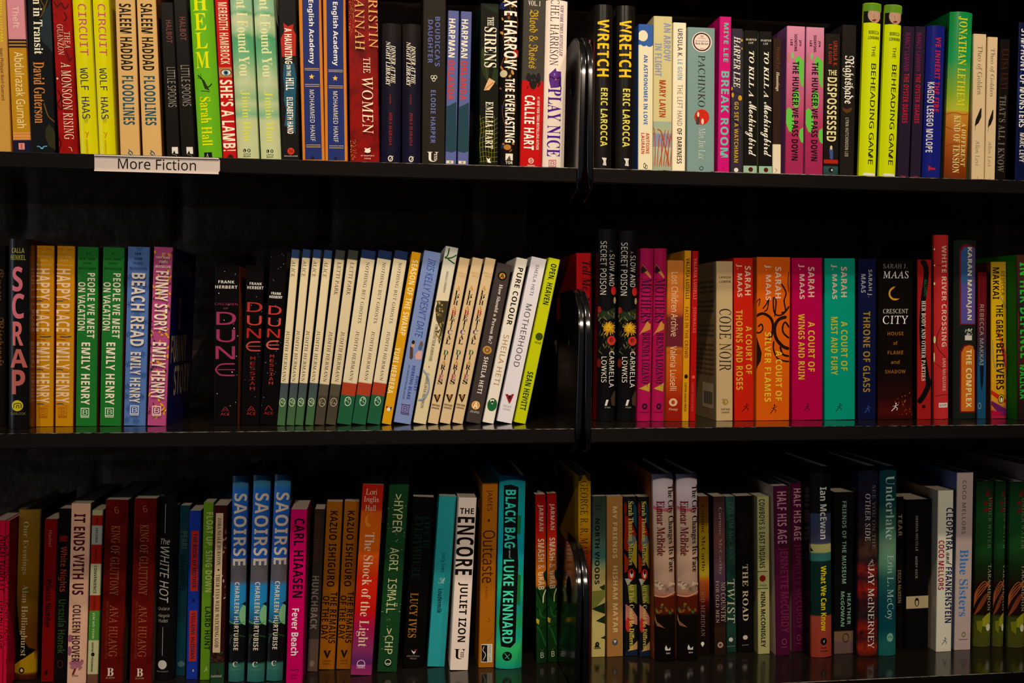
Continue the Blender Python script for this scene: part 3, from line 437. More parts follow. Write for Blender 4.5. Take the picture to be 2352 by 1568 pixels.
B('lavender blue paperback with hand lettered title and two small women', 672, 803, 896, 135, 1386, '#7484B4',
  [T("IRIS KELLY DOESN'T DATE", 'Z', '#2C4490', 190, 780, 875, 932), G('#50382C', [(790, 850), (812, 850), (812, 930), (798, 945), (786, 935)]), E('#C09068', 822, 856, 800, 824), E('#241814', 800, 830, 802, 826), G('#C8988C', [(850, 880), (880, 880), (876, 945), (830, 945), (830, 905)]), E('#6A4840', 808, 862, 860, 886), E('#48607C', 838, 876, 850, 880),
   A('ASHLEY', 'B', '#2C4490', 1066, 1180, 825, 848), A('HERRING BLAKE', 'B', '#2C4490', 992, 1242, 785, 810), Bl('USA TODAY BESTSELLING AUTHOR', 'B', '#4C5C98', 985, 1240, 755, 768)]+Bb('#5C3C6C', 1280, 1358, 724, 784), s=.055, rc='#20242C', r=.35)
B('tallest cream paperback of the leaning row with green leaf at its top', 820, 918, 1057, 98, 1384, [(98, '#C8C4B8'), (500, '#D4C4A4'), (1384, '#CCBC94')],
  [Ln('#1C5428', [(1085, 105), (1072, 160), (1050, 178)], 10), Ln('#1C5428', [(1050, 182), (1100, 180), (1140, 158)], 10), Ln('#1C5428', [(1070, 185), (1105, 212), (1125, 225)], 10), G('#3C3424', [(1000, 500), (1082, 505), (1070, 610), (1035, 740), (1008, 830), (1000, 790), (1020, 720), (985, 640), (980, 560)]),
   Sc(['#7A6838', '#5A4C28', '#A08850'], 40, 505, 800, 985, 1040, 16, 18, 51), Bl('McNALLY EDITIONS', 'R', '#3A342C', 280, 438, 1050, 1066), T('THEREAFTER JOHNNIE', 'R', '#2A2620', 675, 955, 955, 978), E('#A03028', 992, 1000, 928, 936), A('CAROLIVIA HERRON', 'R', '#2A2620', 1045, 1305, 890, 912),
   Ln('#8090A8', [(878, 1010), (918, 1060), (932, 1120), (925, 1180), (895, 1232), (850, 1245)], 12)], s=.055, rc='#3A1010')
S('M4')
AD = [h('A', 'SHEILA', 'R', '#A87840', 288, 302, 234, 296), h('A', 'HETI', 'R', '#A87840', 312, 324, 242, 290)]+[St('ALPHABETICAL', 'F', {'0': '#C08030', '4': '#C08030', '5': '#A02018', '9': '#302878', 'd': '#14100E'}, 388, 830, 182, 216),
      St('DIARIES', 'F', {'0': '#20583C', '2': '#C08030', '5': '#983858', 'd': '#14100E'}, 872, 1130, 104, 140)]+vee('#20140C', 1203, 1262, 53, 106)+[G('#A86C30', [(66, 1212), (94, 1212), (80, 1245)], 'publisher_mark'), h('P', 'VINTAGE', 'B', '#3A2C1C', 1276, 1290, 38, 100), h('P', 'CANADA', 'B', '#3A2C1C', 1298, 1310, 36, 94)]
B('tan paperback with stacked multicoloured serif letters, left of three', 15, 94, 248, 180, 1382, '#CEB086', AD, s=.055, rc='#1C140C')
C('tan paperback with stacked multicoloured serif letters, middle of three', 105, 186, 346, 181, 1382)
C('tan paperback with stacked multicoloured serif letters, right of three', 200, 280, 442, 182, 1380)
B('brown-grey paperback with gold rose and cream serif title', 302, 414, 530, 227, 1376, '#3E3432',
  [E('#14100C', 284, 352, 533, 602), E('#C88820', 296, 340, 545, 590), h('B', 'A', 'H', '#14100C', 302, 334, 553, 582), T('How Should a Person Be?', 'F', '#D8CCC0', 382, 826, 503, 530), E('#B0803C', 842, 905, 420, 488), Rg('#6A4418', 855, 892, 434, 474, 'cover_art', .18), A('SHEILA HETI', 'B', '#D8CCC0', 925, 1200, 405, 438),
   E('#C88820', 1255, 1320, 336, 400, 'publisher_mark'), Rg('#E0D0A8', 1258, 1317, 339, 397, w=.06), h('P', 'A', 'H', '#E8DCC8', 1266, 1308, 350, 386), h('P', 'ANANSI', 'R', '#D8CCC0', 1328, 1345, 322, 394)], s=.055, rc='#201A18')
B('white paperback with black and tan capitals and green shield emblem', 428, 514, 675, 183, 1372, '#DED2C4',
  [T('PURE COLOUR', 'B', '#14120E', 255, 683, 642, 682), A('SHEILA HETI', 'S', '#9C7438', 758, 1135, 540, 580), E('#1C5C30', 1232, 1330, 455, 528, 'publisher_mark'), G('#E0D8C8', [(474, 1243), (508, 1243), (492, 1282)], 'publisher_mark'), E('#141410', 1250, 1270, 484, 500, 'publisher_mark')], s=.055, rc='#282420')
B('white mauve paperback with thin grey spaced capitals and red V emblem', 535, 652, 787, 183, 1370, '#D8CED4',
  [A('SHEILA HETI', 'S', '#3A3436', 235, 465, 796, 820), T('MOTHERHOOD', 'S', '#4A4446', 530, 1000, 698, 742)]+vee('#981C20', 1205, 1276, 590, 656)+[E('#2A2024', 1212, 1245, 612, 634, 'publisher_mark'), h('P', 'VINTAGE', 'R', '#5A5052', 1290, 1304, 572, 634), h('P', 'CANADA', 'R', '#5A5052', 1312, 1326, 570, 628)], s=.055, rc='#484240')
B('slim acid yellow paperback with dark condensed capitals, last before the empty gap', 668, 755, 918, 185, 1366, '#B8BC08',
  [T('OPEN, HEAVEN', 'H', '#1C2818', 225, 530, 895, 945), Rg('#3A4810', 742, 800, 816, 872, 'publisher_mark', .3), E('#3A4810', 756, 786, 832, 856, 'publisher_mark'), h('P', 'VINTAGE', 'B', '#3A4810', 808, 826, 808, 858), A('SEÁN HEWITT', 'H', '#1C3820', 1035, 1322, 727, 772), Ln('#1C3820', [(776, 1092), (784, 1100)], 6, 'author_name')], s=.05, rc='#141408')
# ================================================================ middle shelf, right bay
S('M5')
B('thick red paperback with black script, half hidden by the middle bracket plates', 212, 335, 208, 200, 1428, '#A40A12', [T('Tell Me', 'I', '#180808', 262, 480, 252, 318), T('Malicious', 'I', '#180808', 520, 900, 250, 310)], lc='#980A10', s=.096)
SP = [T('SECRET POISON', 'S', '#C8BCB0', 112, 512, 390, 434), T('A', 'S', '#8A8078', 180, 194, 455, 482), T('SLOW AND', 'S', '#C8BCB0', 210, 448, 455, 496), G('#1C2818', [(370, 620), (430, 640), (500, 610), (505, 690), (440, 700), (375, 690)]),
      Sc(['#3A4420', '#4A4A24', '#28381C', '#6A5A38'], 46, 640, 1040, 372, 500, 8, 46, 61), E('#A01C18', 450, 516, 468, 508), E('#8A7050', 530, 580, 488, 508), *mum('#B07C10', 765, 446, 62, 62, 30), *mum('#C89C20', 765, 446, 40, 40, 16), E('#A82C20', 822, 893, 438, 505), E('#701010', 835, 870, 455, 485), E('#7A1C14', 600, 650, 366, 396), E('#5A1410', 990, 1060, 366, 392),
      A('CARMELLA', 'S', '#D8CCC0', 938, 1208, 452, 492), A('LOWKIS', 'S', '#D8CCC0', 978, 1170, 395, 432), G('#3A281C', [(490, 1240), (505, 1235), (505, 1350), (470, 1340), (465, 1290)]), G('#C8C0B8', [(430, 1300), (448, 1300), (434, 1345), (418, 1345)], 'publisher_mark'), h('P', 'ATRIA', 'B', '#8A8278', 1353, 1363, 418, 462)]
B('tall black hardback with still life of flowers and white capitals, left copy', 352, 500, 368, 20, 1418, '#0B0A0B', SP, hc=1, r=.25, lc='#0A0A0C')
C('tall black hardback with still life of flowers and white capitals, right copy', 515, 657, 533, 32, 1425)
MO = [G('#A87038', [(708, 285), (772, 378), (765, 392), (695, 320)]), G('#241418', [(708, 290), (740, 335), (700, 355), (695, 320)]), G('#B07430', [(680, 820), (712, 765), (740, 712), (770, 740), (765, 775), (700, 800)]), G('#A88428', [(680, 1218), (765, 1175), (758, 1242)]), G('#3A1828', [(735, 1185), (745, 1180), (742, 1210)]),
      T('MOTHERS', 'f', '#281028', 392, 725, 694, 778), A('BRENDA LOZANO', 'F', '#281028', 800, 1180, 700, 762), Rg('#280C24', 1328, 1375, 700, 742, w=.32), h('P', 'Catapult', 'I', '#380C28', 1385, 1405, 682, 756)]
B('raspberry pink hardback with dark tall lettering and triangle portraits, left copy', 665, 768, 692, 165, 1438, '#960E44', MO, hc=1, r=.4)
C('raspberry pink hardback with dark tall lettering and triangle portraits, right copy', 776, 872, 797, 165, 1436)
B('orange paperback with plum desert hill band and pale narrow title', 877, 1000, 893, 255, 1430, [(255, '#B0682C'), (400, '#BC6820'), (640, '#A84C1C'), (690, '#5A1C24'), (900, '#5C1C24'), (915, '#A85418'), (1100, '#A8420C'), (1300, '#8C1C08'), (1430, '#801408')],
  [G('#A85018', [(885, 605), (940, 600), (975, 610), (1004, 640), (1004, 600), (890, 600)]), G('#98480F', [(880, 950), (930, 920), (1000, 930), (1000, 960)]), T('Lost Children Archive', 'S', '#D0B08C', 345, 826, 920, 972), A('Valeria Luiselli', 'S', '#D0B08C', 898, 1232, 912, 962), E('#C09878', 1290, 1350, 903, 966, 'publisher_mark'), E('#98360C', 1305, 1335, 920, 948, 'publisher_mark'), h('P', 'Vintage', 'R', '#C8A888', 1362, 1386, 900, 968)])
B('very slim mustard paperback with dark spaced capitals', 1002, 1052, 1021, 182, 1430, '#BC800C', [A('VALERIA LUISELLI', 'B', '#3C2008', 240, 545, 1030, 1058), T('FACES IN THE CROWD', 'B', '#7A3C10', 605, 988, 1022, 1048), E('#1C1408', 1110, 1142, 1018, 1045, 'publisher_mark'), P('COFFEE HOUSE PRESS', 'B', '#3C2008', 1172, 1388, 1018, 1034)])
B('very slim red paperback with faint red capitals next to the mustard one', 1058, 1103, 1080, 185, 1428, '#9C0C0C', [A('VALERIA LUISELLI', 'B', '#C85850', 240, 548, 1088, 1112), T('SIDEWALKS', 'B', '#C84840', 608, 800, 1084, 1106), E('#C84838', 1118, 1144, 1074, 1098, 'publisher_mark'), P('COFFEE HOUSE PRESS', 'B', '#B04038', 1172, 1388, 1072, 1088)], rc='#500808')
B('beige paperback showing its printed back cover, with thin black italic title', 1258, 1382, 1258, 262, 1434, '#AC9068',
  [h('A', 'CANISIA', 'B', '#241C14', 375, 391, 1277, 1370), h('A', 'LUBRIN', 'B', '#241C14', 408, 424, 1282, 1365), T('CODE NOIR', 'R', '#1A1612', 620, 1085, 1280, 1370), vee('#8A6C34', 1295, 1340, 1300, 1352)[0], Rg('#8A6C34', 1295, 1340, 1305, 1348, w=.2), h('P', 'VINTAGE', 'B', '#3A2C1C', 1366, 1380, 1294, 1360), h('P', 'CANADA', 'B', '#3A2C1C', 1390, 1402, 1298, 1356)], lc='#8C7450',
  side=[('L', 'the land and the water', 'F', '#3A2C20', .8, 10, 17.4-i*.62, 17.8-i*.62) for i in range(0, 20) if i not in (3, 7, 8, 12)]+[('LR', '', '', '#C0AC88', 1.0, 5.2, 1.4, 4.6)]+[('LR', '', '', '#1A1612', 1.4+k*.33, 1.55+k*.33+.1*(k % 2), 1.9, 3.5) for k in range(10)])
S('M6')
def maas(a, b, xa, xb, n='SARAH', m='J. MAAS'): return [A(n, 'B', '#C0A08C', a[0], a[1], xa[0], xa[1]), A(m, 'B', '#C0A08C', b[0], b[1], xb[0], xb[1])]
B('red paperback with yellow spaced title beside the beige book', 88, 232, 82, 237, 1432, '#A81808', maas((300, 518), (285, 532), (166, 210), (100, 146))+[T('A COURT OF', 'B', '#B88C28', 750, 1110, 173, 218), T('THORNS AND ROSES', 'B', '#B88C28', 630, 1228, 100, 150)]+runner('#401008', 1328, 1390, 138, 205), lc='#8C0C08')
B('thick orange paperback with black flame and horn ornament', 250, 500, 257, 230, 1432, '#B84C06',
  [Ln('#1C0C06', [(245, 610), (255, 570), (280, 545), (270, 600)], 8), Ln('#1C0C06', [(300, 620), (330, 580), (345, 540), (335, 620), (310, 640)], 10), Ln('#1C0C06', [(390, 680), (400, 560), (380, 540), (385, 640), (420, 670), (470, 640), (460, 560), (475, 500), (440, 430)], 12), Ln('#1C0C06', [(495, 340), (490, 420), (496, 500)], 6),
   Ln('#1C0C06', [(240, 680), (300, 655), (360, 690), (378, 760), (360, 830), (330, 850)], 22), Ln('#1C0C06', [(240, 790), (275, 800), (300, 770), (290, 735), (265, 755)], 12), Ln('#1C0C06', [(480, 680), (420, 700), (390, 760), (400, 840), (450, 900), (498, 920)], 26), Ln('#1C0C06', [(498, 760), (470, 720), (450, 750), (455, 800), (498, 840)], 14),
   Ln('#1C0C06', [(385, 860), (380, 920), (410, 990), (460, 1010), (498, 1015)], 12), Ln('#1C0C06', [(430, 900), (450, 960), (498, 975)], 16), G('#1C0C06', [(236, 830), (270, 880), (292, 950), (285, 1010), (262, 1050), (236, 1080)]), Ln('#1C0C06', [(498, 600), (470, 640), (440, 650)], 14)]
  +maas((305, 542), (290, 556), (393, 438), (312, 362))+[T('A COURT OF', 'B', '#C8A028', 935, 1310, 396, 444), T('SILVER FLAMES', 'B', '#C8A028', 797, 1318, 314, 362)]+runner('#30140A', 1335, 1405, 350, 410), lc='#C06010')
B('magenta purple paperback with gold two-line spaced title', 520, 748, 518, 237, 1430, '#98003A', maas((307, 532), (287, 548), (640, 688), (566, 614))+[T('A COURT OF', 'B', '#C09820', 718, 1092, 640, 690), T('WINGS AND RUIN', 'B', '#C09820', 660, 1150, 567, 615)]+runner('#400824', 1330, 1392, 600, 660))
B('teal green paperback with gold two-line spaced title', 765, 993, 765, 240, 1430, '#00806A', maas((305, 533), (288, 548), (887, 932), (812, 858))+[T('A COURT OF', 'B', '#A8A020', 715, 1085, 887, 936), T('MIST AND FURY', 'B', '#A8A020', 682, 1118, 812, 862)]+runner('#083024', 1328, 1390, 842, 902))
B('dark navy paperback with thin dull gold title right of the teal book', 1015, 1150, 1017, 245, 1430, '#0A1030', [A('SARAH J.', 'B', '#8C8890', 325, 532, 1085, 1121), A('MAAS', 'B', '#8C8890', 360, 500, 1038, 1072), T('THRONE OF GLASS', 'B', '#8A6C24', 640, 1245, 1053, 1106)]+runner('#28508C', 1345, 1400, 1060, 1110))
S('M7')
B('thick black hardback with gold crescent moon and red embers at its foot', 210, 470, 213, 250, 1430, [(250, '#0A0706'), (1080, '#0C0706'), (1280, '#200806'), (1400, '#3C0A06'), (1430, '#2C0806')],
  [h('A', 'SARAH J.', 'R', '#7A746C', 284, 318, 250, 432), h('A', 'MAAS', 'R', '#D8D0C4', 338, 392, 250, 440), Rg('#B07C18', 454, 558, 290, 386, 'cover_art', .14), E('#0A0706', 452, 545, 318, 396), h('T', 'CRESCENT', 'R', '#B8B0A4', 622, 655, 249, 436), h('T', 'CITY', 'R', '#D8D0C4', 672, 735, 247, 438),
   h('T', 'HOUSE', 'B', '#7A4C14', 793, 820, 283, 402), h('T', 'of', 'B', '#7A4C14', 864, 892, 325, 358), h('T', 'FLAME', 'B', '#7A4C14', 935, 962, 284, 400), h('T', 'and', 'B', '#7A4C14', 1006, 1034, 308, 372), h('T', 'SHADOW', 'B', '#7A4C14', 1078, 1105, 264, 418), Sc(['#8A2C0C', '#A84C14'], 22, 1250, 1425, 330, 468, 9, 12, 71)]+runner('#C8C0B8', 1325, 1388, 305, 368), r=.35)
B('slim red paperback with twisting black ribbon and white curved title', 505, 610, 508, 250, 1434, '#8A1414',
  [Ln('#0C0808', [(538, 250), (570, 310), (570, 400), (550, 560), (540, 760), (550, 950), (575, 1120), (590, 1180), (560, 1260), (515, 1325)], 46), T('HER BODY AND OTHER PARTIES', 'F', '#C8B8A8', 560, 1160, 538, 568), A('MACHADO', 'B', '#1C4C28', 400, 525, 556, 578), E('#1C0C0C', 1340, 1365, 540, 568, 'publisher_mark')], lc='#0A0808')
B('tall red hardback with gold flecks, cracks and white spaced capitals', 637, 750, 637, 65, 1436, '#A82424',
  [Ln('#3A1010', [(745, 470), (700, 700), (660, 820), (665, 920), (745, 1010)], 5), Ln('#3A1010', [(640, 292), (700, 296), (745, 330)], 4), Ln('#3A1010', [(640, 1278), (700, 1265), (748, 1262)], 4), Ln('#3A1010', [(650, 1030), (700, 1080), (748, 1120)], 3), T('WHITE RIVER CROSSING', 'B', '#C8A090', 145, 905, 688, 728), A('IAN McGUIRE', 'B', '#B88878', 990, 1236, 694, 722),
   E('#D8C080', 165, 180, 638, 646), E('#D8C080', 288, 300, 638, 648), E('#D8C080', 420, 442, 637, 648), E('#D8C080', 825, 880, 637, 650), E('#D8C080', 950, 1020, 637, 645), Rc('#C8BCB0', 1325, 1360, 668, 738, 'publisher_mark'), h('P', 'KNOPF', 'F', '#2A2020', 1333, 1352, 674, 730)], hc=1, r=.3, lc='#0C0A0A')
B('dark green-black hardback with arched blue and orange title panels', 780, 955, 785, 103, 1436, '#181C18',
  [G('#6A1018', [(822, 740), (822, 190), (840, 145), (870, 135), (948, 160), (948, 740)]), G('#2C4C7C', [(832, 440), (832, 200), (850, 160), (890, 150), (944, 165), (944, 440)]), Rc('#4C4484', 430, 732, 832, 944), G('#6A1018', [(822, 1398), (824, 940), (850, 895), (900, 885), (945, 930), (946, 1398)]), G('#B86018', [(832, 1388), (834, 950), (855, 905), (890, 893), (925, 900), (940, 940), (942, 1388)]),
   A('KARAN MAHAJAN', 'H', '#C8BC98', 160, 705, 868, 914), T('THE COMPLEX', 'H', '#D8C088', 925, 1360, 866, 912), G('#B8B4A8', [(858, 820), (915, 820), (915, 856), (858, 856)], 'publisher_mark'), Sc(['#B8B4A8'], 26, 768, 822, 856, 916, 8, 14, 72, 'publisher_mark')], hc=1, r=.3)
B('short slim dark red to blue paperback between the panelled hardback and the yellow one', 955, 1022, 962, 345, 1420, [(345, '#580808'), (650, '#5A1018'), (900, '#2A2838'), (1060, '#14486C'), (1420, '#12405C')],
  [A('REBECCA MAKKAI', 'S', '#9A8878', 588, 1042, 974, 1004), G('#0A1420', [(975, 1045), (1005, 1045), (1000, 1170), (990, 1240), (980, 1170)]), Rg('#6A8090', 1322, 1372, 960, 985, w=.15)])
B('yellow paperback with diagonal rays, pink and purple foot and penguin oval', 1060, 1197, 1060, 267, 1418, [(267, '#9C7A18'), (420, '#C0960C'), (900, '#C89C08'), (1300, '#C08418'), (1418, '#981838')],
  [G('#B85010', [(1095, 700), (1110, 800), (1170, 1050), (1190, 1110), (1190, 960), (1130, 820)]), G('#A01850', [(1130, 900), (1190, 1100), (1190, 1080), (1150, 900)]), Ln('#8A7A60', [(1120, 520), (1160, 590), (1190, 680)], 8), Ln('#8A7A60', [(1070, 850), (1090, 1060), (1190, 1120)], 8), G('#B8200C', [(1062, 1260), (1100, 1290), (1195, 1330), (1195, 1300), (1062, 1230)]), G('#5C1850', [(1062, 1310), (1195, 1370), (1195, 1418), (1130, 1418), (1062, 1340)]), G('#A00C30', [(1062, 1380), (1150, 1400), (1120, 1418), (1062, 1418)]),
   A('REBECCA', 'S', '#4A3810', 338, 520, 1133, 1162), A('MAKKAI', 'B', '#1C1408', 310, 548, 1072, 1120), T('THE GREAT', 'B', '#1C1408', 585, 865, 1096, 1150), T('BELIEVERS', 'B', '#1C1408', 878, 1225, 1098, 1156), E('#181408', 1260, 1330, 1110, 1160, 'publisher_mark'), E('#C0A018', 1265, 1325, 1114, 1156, 'publisher_mark'), E('#181408', 1272, 1320, 1124, 1148, 'publisher_mark'), E('#D8D0B8', 1285, 1318, 1129, 1144, 'publisher_mark')], lc='#7A3810')
B('green edged hardback with blurred face, cut off by the right photo edge', 1238, 1440, 1230, 213, 1425, [(213, '#3A1C10'), (500, '#2A1C20'), (700, '#1C1418'), (900, '#3C1C1C'), (1425, '#1C100E')],
  [Ln('#4C2018', [(1232, 560), (1260, 720), (1240, 850)], 30), Ln('#5A3C34', [(1240, 420), (1250, 560)], 26), T('IN HER DEFENCE', 'H', '#20A028', 275, 990, 1276, 1345), A('MALICKA', 'H', '#20A028', 1042, 1298, 1275, 1322)], lc='#1C7818', s=.05)
# ================================================================ bottom shelf, left bay
S('L1')
B('crimson paperback with black handwriting, cut off by the left photo edge', -85, 17, -60, 372, 1598, '#A80C2C', [T('OPEN THROAT', 'Z', '#200810', 480, 900, -45, 38), A('HENRY HOKE', 'Z', '#200810', 960, 1320, -60, 18)])
B('slim crimson paperback with black handwriting beside the gold hardback', 20, 70, 45, 372, 1600, '#A80C2C', [T('OPEN THROAT', 'Z', '#200810', 480, 885, 44, 96), A('HENRY HOKE', 'Z', '#200810', 950, 1300, 36, 82), Rg('#300814', 1375, 1440, 44, 66, w=.25)])
B('old gold hardback with black shadow shape and small spaced serif lettering', 75, 262, 108, 298, 1548, [(298, '#6A5018'), (450, '#6A4C10'), (700, '#705008'), (1000, '#5A3C08'), (1250, '#4C2808'), (1335, '#4A2408'), (1420, '#8A6408'), (1490, '#8A6408'), (1510, '#401808'), (1548, '#300C06')],
  [G('#0A0806', [(98, 850), (118, 960), (140, 1200), (215, 1310), (262, 1330), (76, 1440)]), G('#8A6808', [(76, 1440), (150, 1405), (250, 1345), (252, 1490), (76, 1500)]), T('Our Evenings', 'f', '#98886C', 380, 770, 160, 212), A('Alan Hollinghurst', 'f', '#98886C', 845, 1372, 146, 205), E('#101010', 1455, 1500, 138, 182, 'publisher_mark'), E('#A89068', 1465, 1490, 150, 172, 'publisher_mark')], hc=1, r=.3, rc='#281408')
B('narrow dark red paperback with faint sans lettering beside the gold hardback', 300, 395, 330, 362, 1560, '#600606', [A('Hamel', 'B', '#7A4034', 445, 566, 358, 385), T('Private Number', 'B', '#180606', 808, 1166, 335, 380), E('#200404', 1475, 1515, 330, 352, 'publisher_mark')], r=.3)
B('black paperback with small red square and red and green lettering', 400, 490, 435, 285, 1562, '#0A0808', [Rc('#581008', 484, 528, 440, 498), T('White Nights', 'B', '#7A2A14', 565, 898, 430, 494), A('Urszula Honek', 'B', '#24381A', 955, 1355, 428, 484), Rg('#4A1410', 1402, 1460, 422, 465, w=.1)])
B('pale wood grain paperback with maroon capitals and pink flowers', 492, 635, 527, 248, 1570, '#BC9078',
  [E('#88505C', 1405, 1460, 520, 606), E('#7A4854', 1215, 1270, 497, 540), E('#7A4854', 1300, 1370, 497, 528), Sc(['#80485A', '#905868'], 14, 1400, 1465, 518, 608, 20, 26, 81), T('IT ENDS WITH US', 'H', '#3C0C18', 325, 920, 540, 624), A('COLLEEN HOOVER', 'B', '#3C1C20', 995, 1415, 532, 592), G('#601418', [(548, 1465), (562, 1465), (545, 1510), (530, 1510)], 'publisher_mark'), h('P', 'ATRIA', 'B', '#5A3828', 1512, 1524, 530, 578)], mot=('#B0846A', 60, -.1), rc='#3A342C')
B('slim paperback of stacked red, cream and green blocks with one word each', 640, 720, 680, 297, 1582,
  [(297, '#8A8860'), (334, '#8A8860'), (335, '#7A1408'), (409, '#7A1408'), (410, '#7C8078'), (548, '#7C8078'), (549, '#781208'), (690, '#801408'), (691, '#A09A74'), (922, '#A09A74'), (923, '#781808'), (1040, '#781808'), (1041, '#3C7028'), (1257, '#3C7028'), (1258, '#A09A70'), (1504, '#A09A70'), (1506, '#5A3828'), (1582, '#5A3828')],
  [T('THE', 'B', '#3A0808', 350, 395, 708, 724), T('SECOND', 'B', '#1C1C18', 425, 535, 706, 722), T('CHANCE', 'B', '#3A0808', 565, 676, 700, 716), T('CONVENIENCE', 'B', '#1C1C18', 706, 910, 692, 712), T('STORE', 'B', '#3A0808', 938, 1026, 688, 704), A('KIM HO-YEON', 'B', '#A8B080', 1055, 1242, 682, 698), P('HARPER', 'B', '#1C1C18', 1272, 1340, 676, 690), E('#14140F', 1345, 1375, 672, 698, 'publisher_mark'), P('PERENNIAL', 'B', '#1C1C18', 1382, 1492, 672, 686)], rc='#1C4838')
KG = [h('B', '6', 'R', '#7A4420', 272, 322, 844, 878), T('KING OF GLUTTONY', 'R', '#7C4C2C', 412, 925, 815, 880), A('ANA HUANG', 'R', '#80482C', 998, 1378, 804, 868), Bl('NEW YORK TIMES BESTSELLING AUTHOR', 'B', '#5A2418', 975, 1395, 780, 796), h('P', 'B', 'F', '#B8A898', 1462, 1520, 790, 838), h('P', 'BLOOM', 'S', '#90806C', 1528, 1540, 782, 845)]
B('thick dark red mottled paperback with thin copper capitals, left copy of two', 735, 905, 779, 222, 1568, '#4E0A06', KG, mot=('#2A0404', 22, .1), rc='#4A4034', r=.3)
C('thick dark red mottled paperback with thin copper capitals, right copy of two', 955, 1120, 992, 212, 1572)
S('L2')
B('black hardback with white handwritten capitals and white sunburst emblem', 18, 155, 52, 182, 1548, '#0C0A0B',
  [Rc('#8A8480', 250, 464, 94, 98), Rc('#8A8480', 1158, 1370, 73, 77), h('T', 'The', 'Z', '#A8A098', 505, 550, 58, 130), T('WHITE HOT', 'Z', '#A8A098', 568, 980, 52, 122), h('A', 'Quiara', 'Z', '#8A827A', 1012, 1038, 38, 126), h('A', 'Alegría', 'Z', '#8A827A', 1062, 1092, 38, 126), h('A', 'Hudes', 'Z', '#8A827A', 1098, 1125, 42, 116), Rg('#A8A098', 1403, 1470, 40, 106, w=.32), E('#A8A098', 1424, 1450, 60, 86, 'publisher_mark'), h('P', 'ONE WORLD', 'B', '#6A645C', 1482, 1492, 26, 116)], hc=1, r=.25)
B('dim teal paperback with faded grey and black lettering, behind the black hardback', 165, 243, 200, 262, 1515, '#0C2C36', [A('PEARL', 'B', '#38463C', 452, 590, 212, 256), T('SIÂN HUGHES', 'B', '#0A1418', 625, 888, 203, 244), E('#38505A', 1408, 1452, 186, 240, 'publisher_mark')], r=.35)
B('slim royal blue paperback with two red-orange title labels', 248, 333, 274, 300, 1540, '#12287C', [Rc('#98200C', 447, 893, 284, 338, 'band'), Rc('#98200C', 1037, 1410, 272, 326, 'band'), T('THE BOOK OF MOTHER', 'B', '#141440', 470, 870, 296, 326), A('VIOLAINE HUISMAN', 'B', '#141440', 1052, 1392, 284, 314), G('#0C1440', [(292, 972), (302, 940), (316, 972)], 'publisher_mark'), E('#98908C', 1468, 1488, 296, 306, 'publisher_mark')], s=None)
B('slim grass green paperback with pale and black capitals', 350, 425, 378, 240, 1545, '#4E7414', [T('FLOAT UP, SING DOWN', 'B', '#98A060', 312, 900, 386, 444), A('LAIRD HUNT', 'B', '#141C08', 1008, 1325, 386, 426)]+runner('#B0B080', 1452, 1488, 378, 410))
B('maroon floral paperback with a long cream title strip and green foot', 427, 528, 454, 262, 1572, [(262, '#2C0A0C'), (1350, '#240C0C'), (1420, '#281414'), (1428, '#183420'), (1572, '#183420')],
  [Sc(['#8A7460', '#6A3028', '#281414', '#3A281C'], 18, 420, 640, 524, 560, 12, 24, 82), Sc(['#8A7460', '#6A3028', '#1C1410'], 18, 760, 950, 440, 545, 12, 24, 83), Sc(['#1C3018', '#3A2018'], 16, 1345, 1420, 430, 530, 16, 26, 84), G('#B09878', [(470, 317), (525, 317), (500, 1345), (445, 1345)], 'band'), T('ZORA NEALE HURSTON', 'F', '#14100E', 352, 700, 480, 506), E('#14100E', 728, 742, 482, 496), T('THEIR EYES WERE WATCHING GOD', 'F', '#14100E', 768, 1306, 464, 494), G('#3A1414', [(470, 1500), (482, 1468), (490, 1500)], 'publisher_mark'), h('P', 'Amistad', 'F', '#8C8C78', 1506, 1528, 430, 512)])
SA = [Rc('#3C7898', 45, 130, 580, 725), E('#6A9C70', 990, 1150, 640, 745), G('#0A0E0C', [(640, 1000), (700, 975), (705, 1010), (665, 990)]), Ln('#4C8820', [(556, 1118), (620, 1138), (692, 1118)], 7), Rc('#0A0C0E', 1142, 1425, 545, 705), Ln('#1C3818', [(565, 1230), (620, 1215), (690, 1240)], 9), Ln('#2A3434', [(570, 1290), (575, 1250), (590, 1230)], 8), Ln('#141C2C', [(690, 1020), (690, 1080)], 8),
      T('SAOIRSE', 'B', '#B4A494', 175, 706, 598, 692), A('CHARLEEN HURTUBISE', 'B', '#B8AC9C', 828, 1330, 603, 638), h('P', 'C', 'F', '#B8B0A8', 1414, 1452, 593, 627), h('P', 'CELADON', 'S', '#4C8078', 1466, 1477, 566, 656)]
SG = [(45, '#285064'), (120, '#2C6080'), (140, '#1C589C'), (300, '#1A4C98'), (640, '#184894'), (705, '#4C4C50'), (820, '#48424A'), (862, '#1C6CA0'), (980, '#1C70A0'), (1060, '#1C5C80'), (1135, '#18405C'), (1142, '#0A0C0E'), (1420, '#0C0E0E'), (1436, '#2A6050'), (1562, '#1E5050')]
SA = [i for i in SA if not (i[0] == 'r')]
B('blue seascape hardback with bold cream capitals, left of three copies', 553, 675, 588, 45, 1562, SG, SA, hc=1, r=.28, rc='#181430')
C('blue seascape hardback with bold cream capitals, middle of three copies', 693, 825, 742, 42, 1564)
C('blue seascape hardback with bold cream capitals, right of three beside magenta book', 835, 960, 900, 38, 1556)
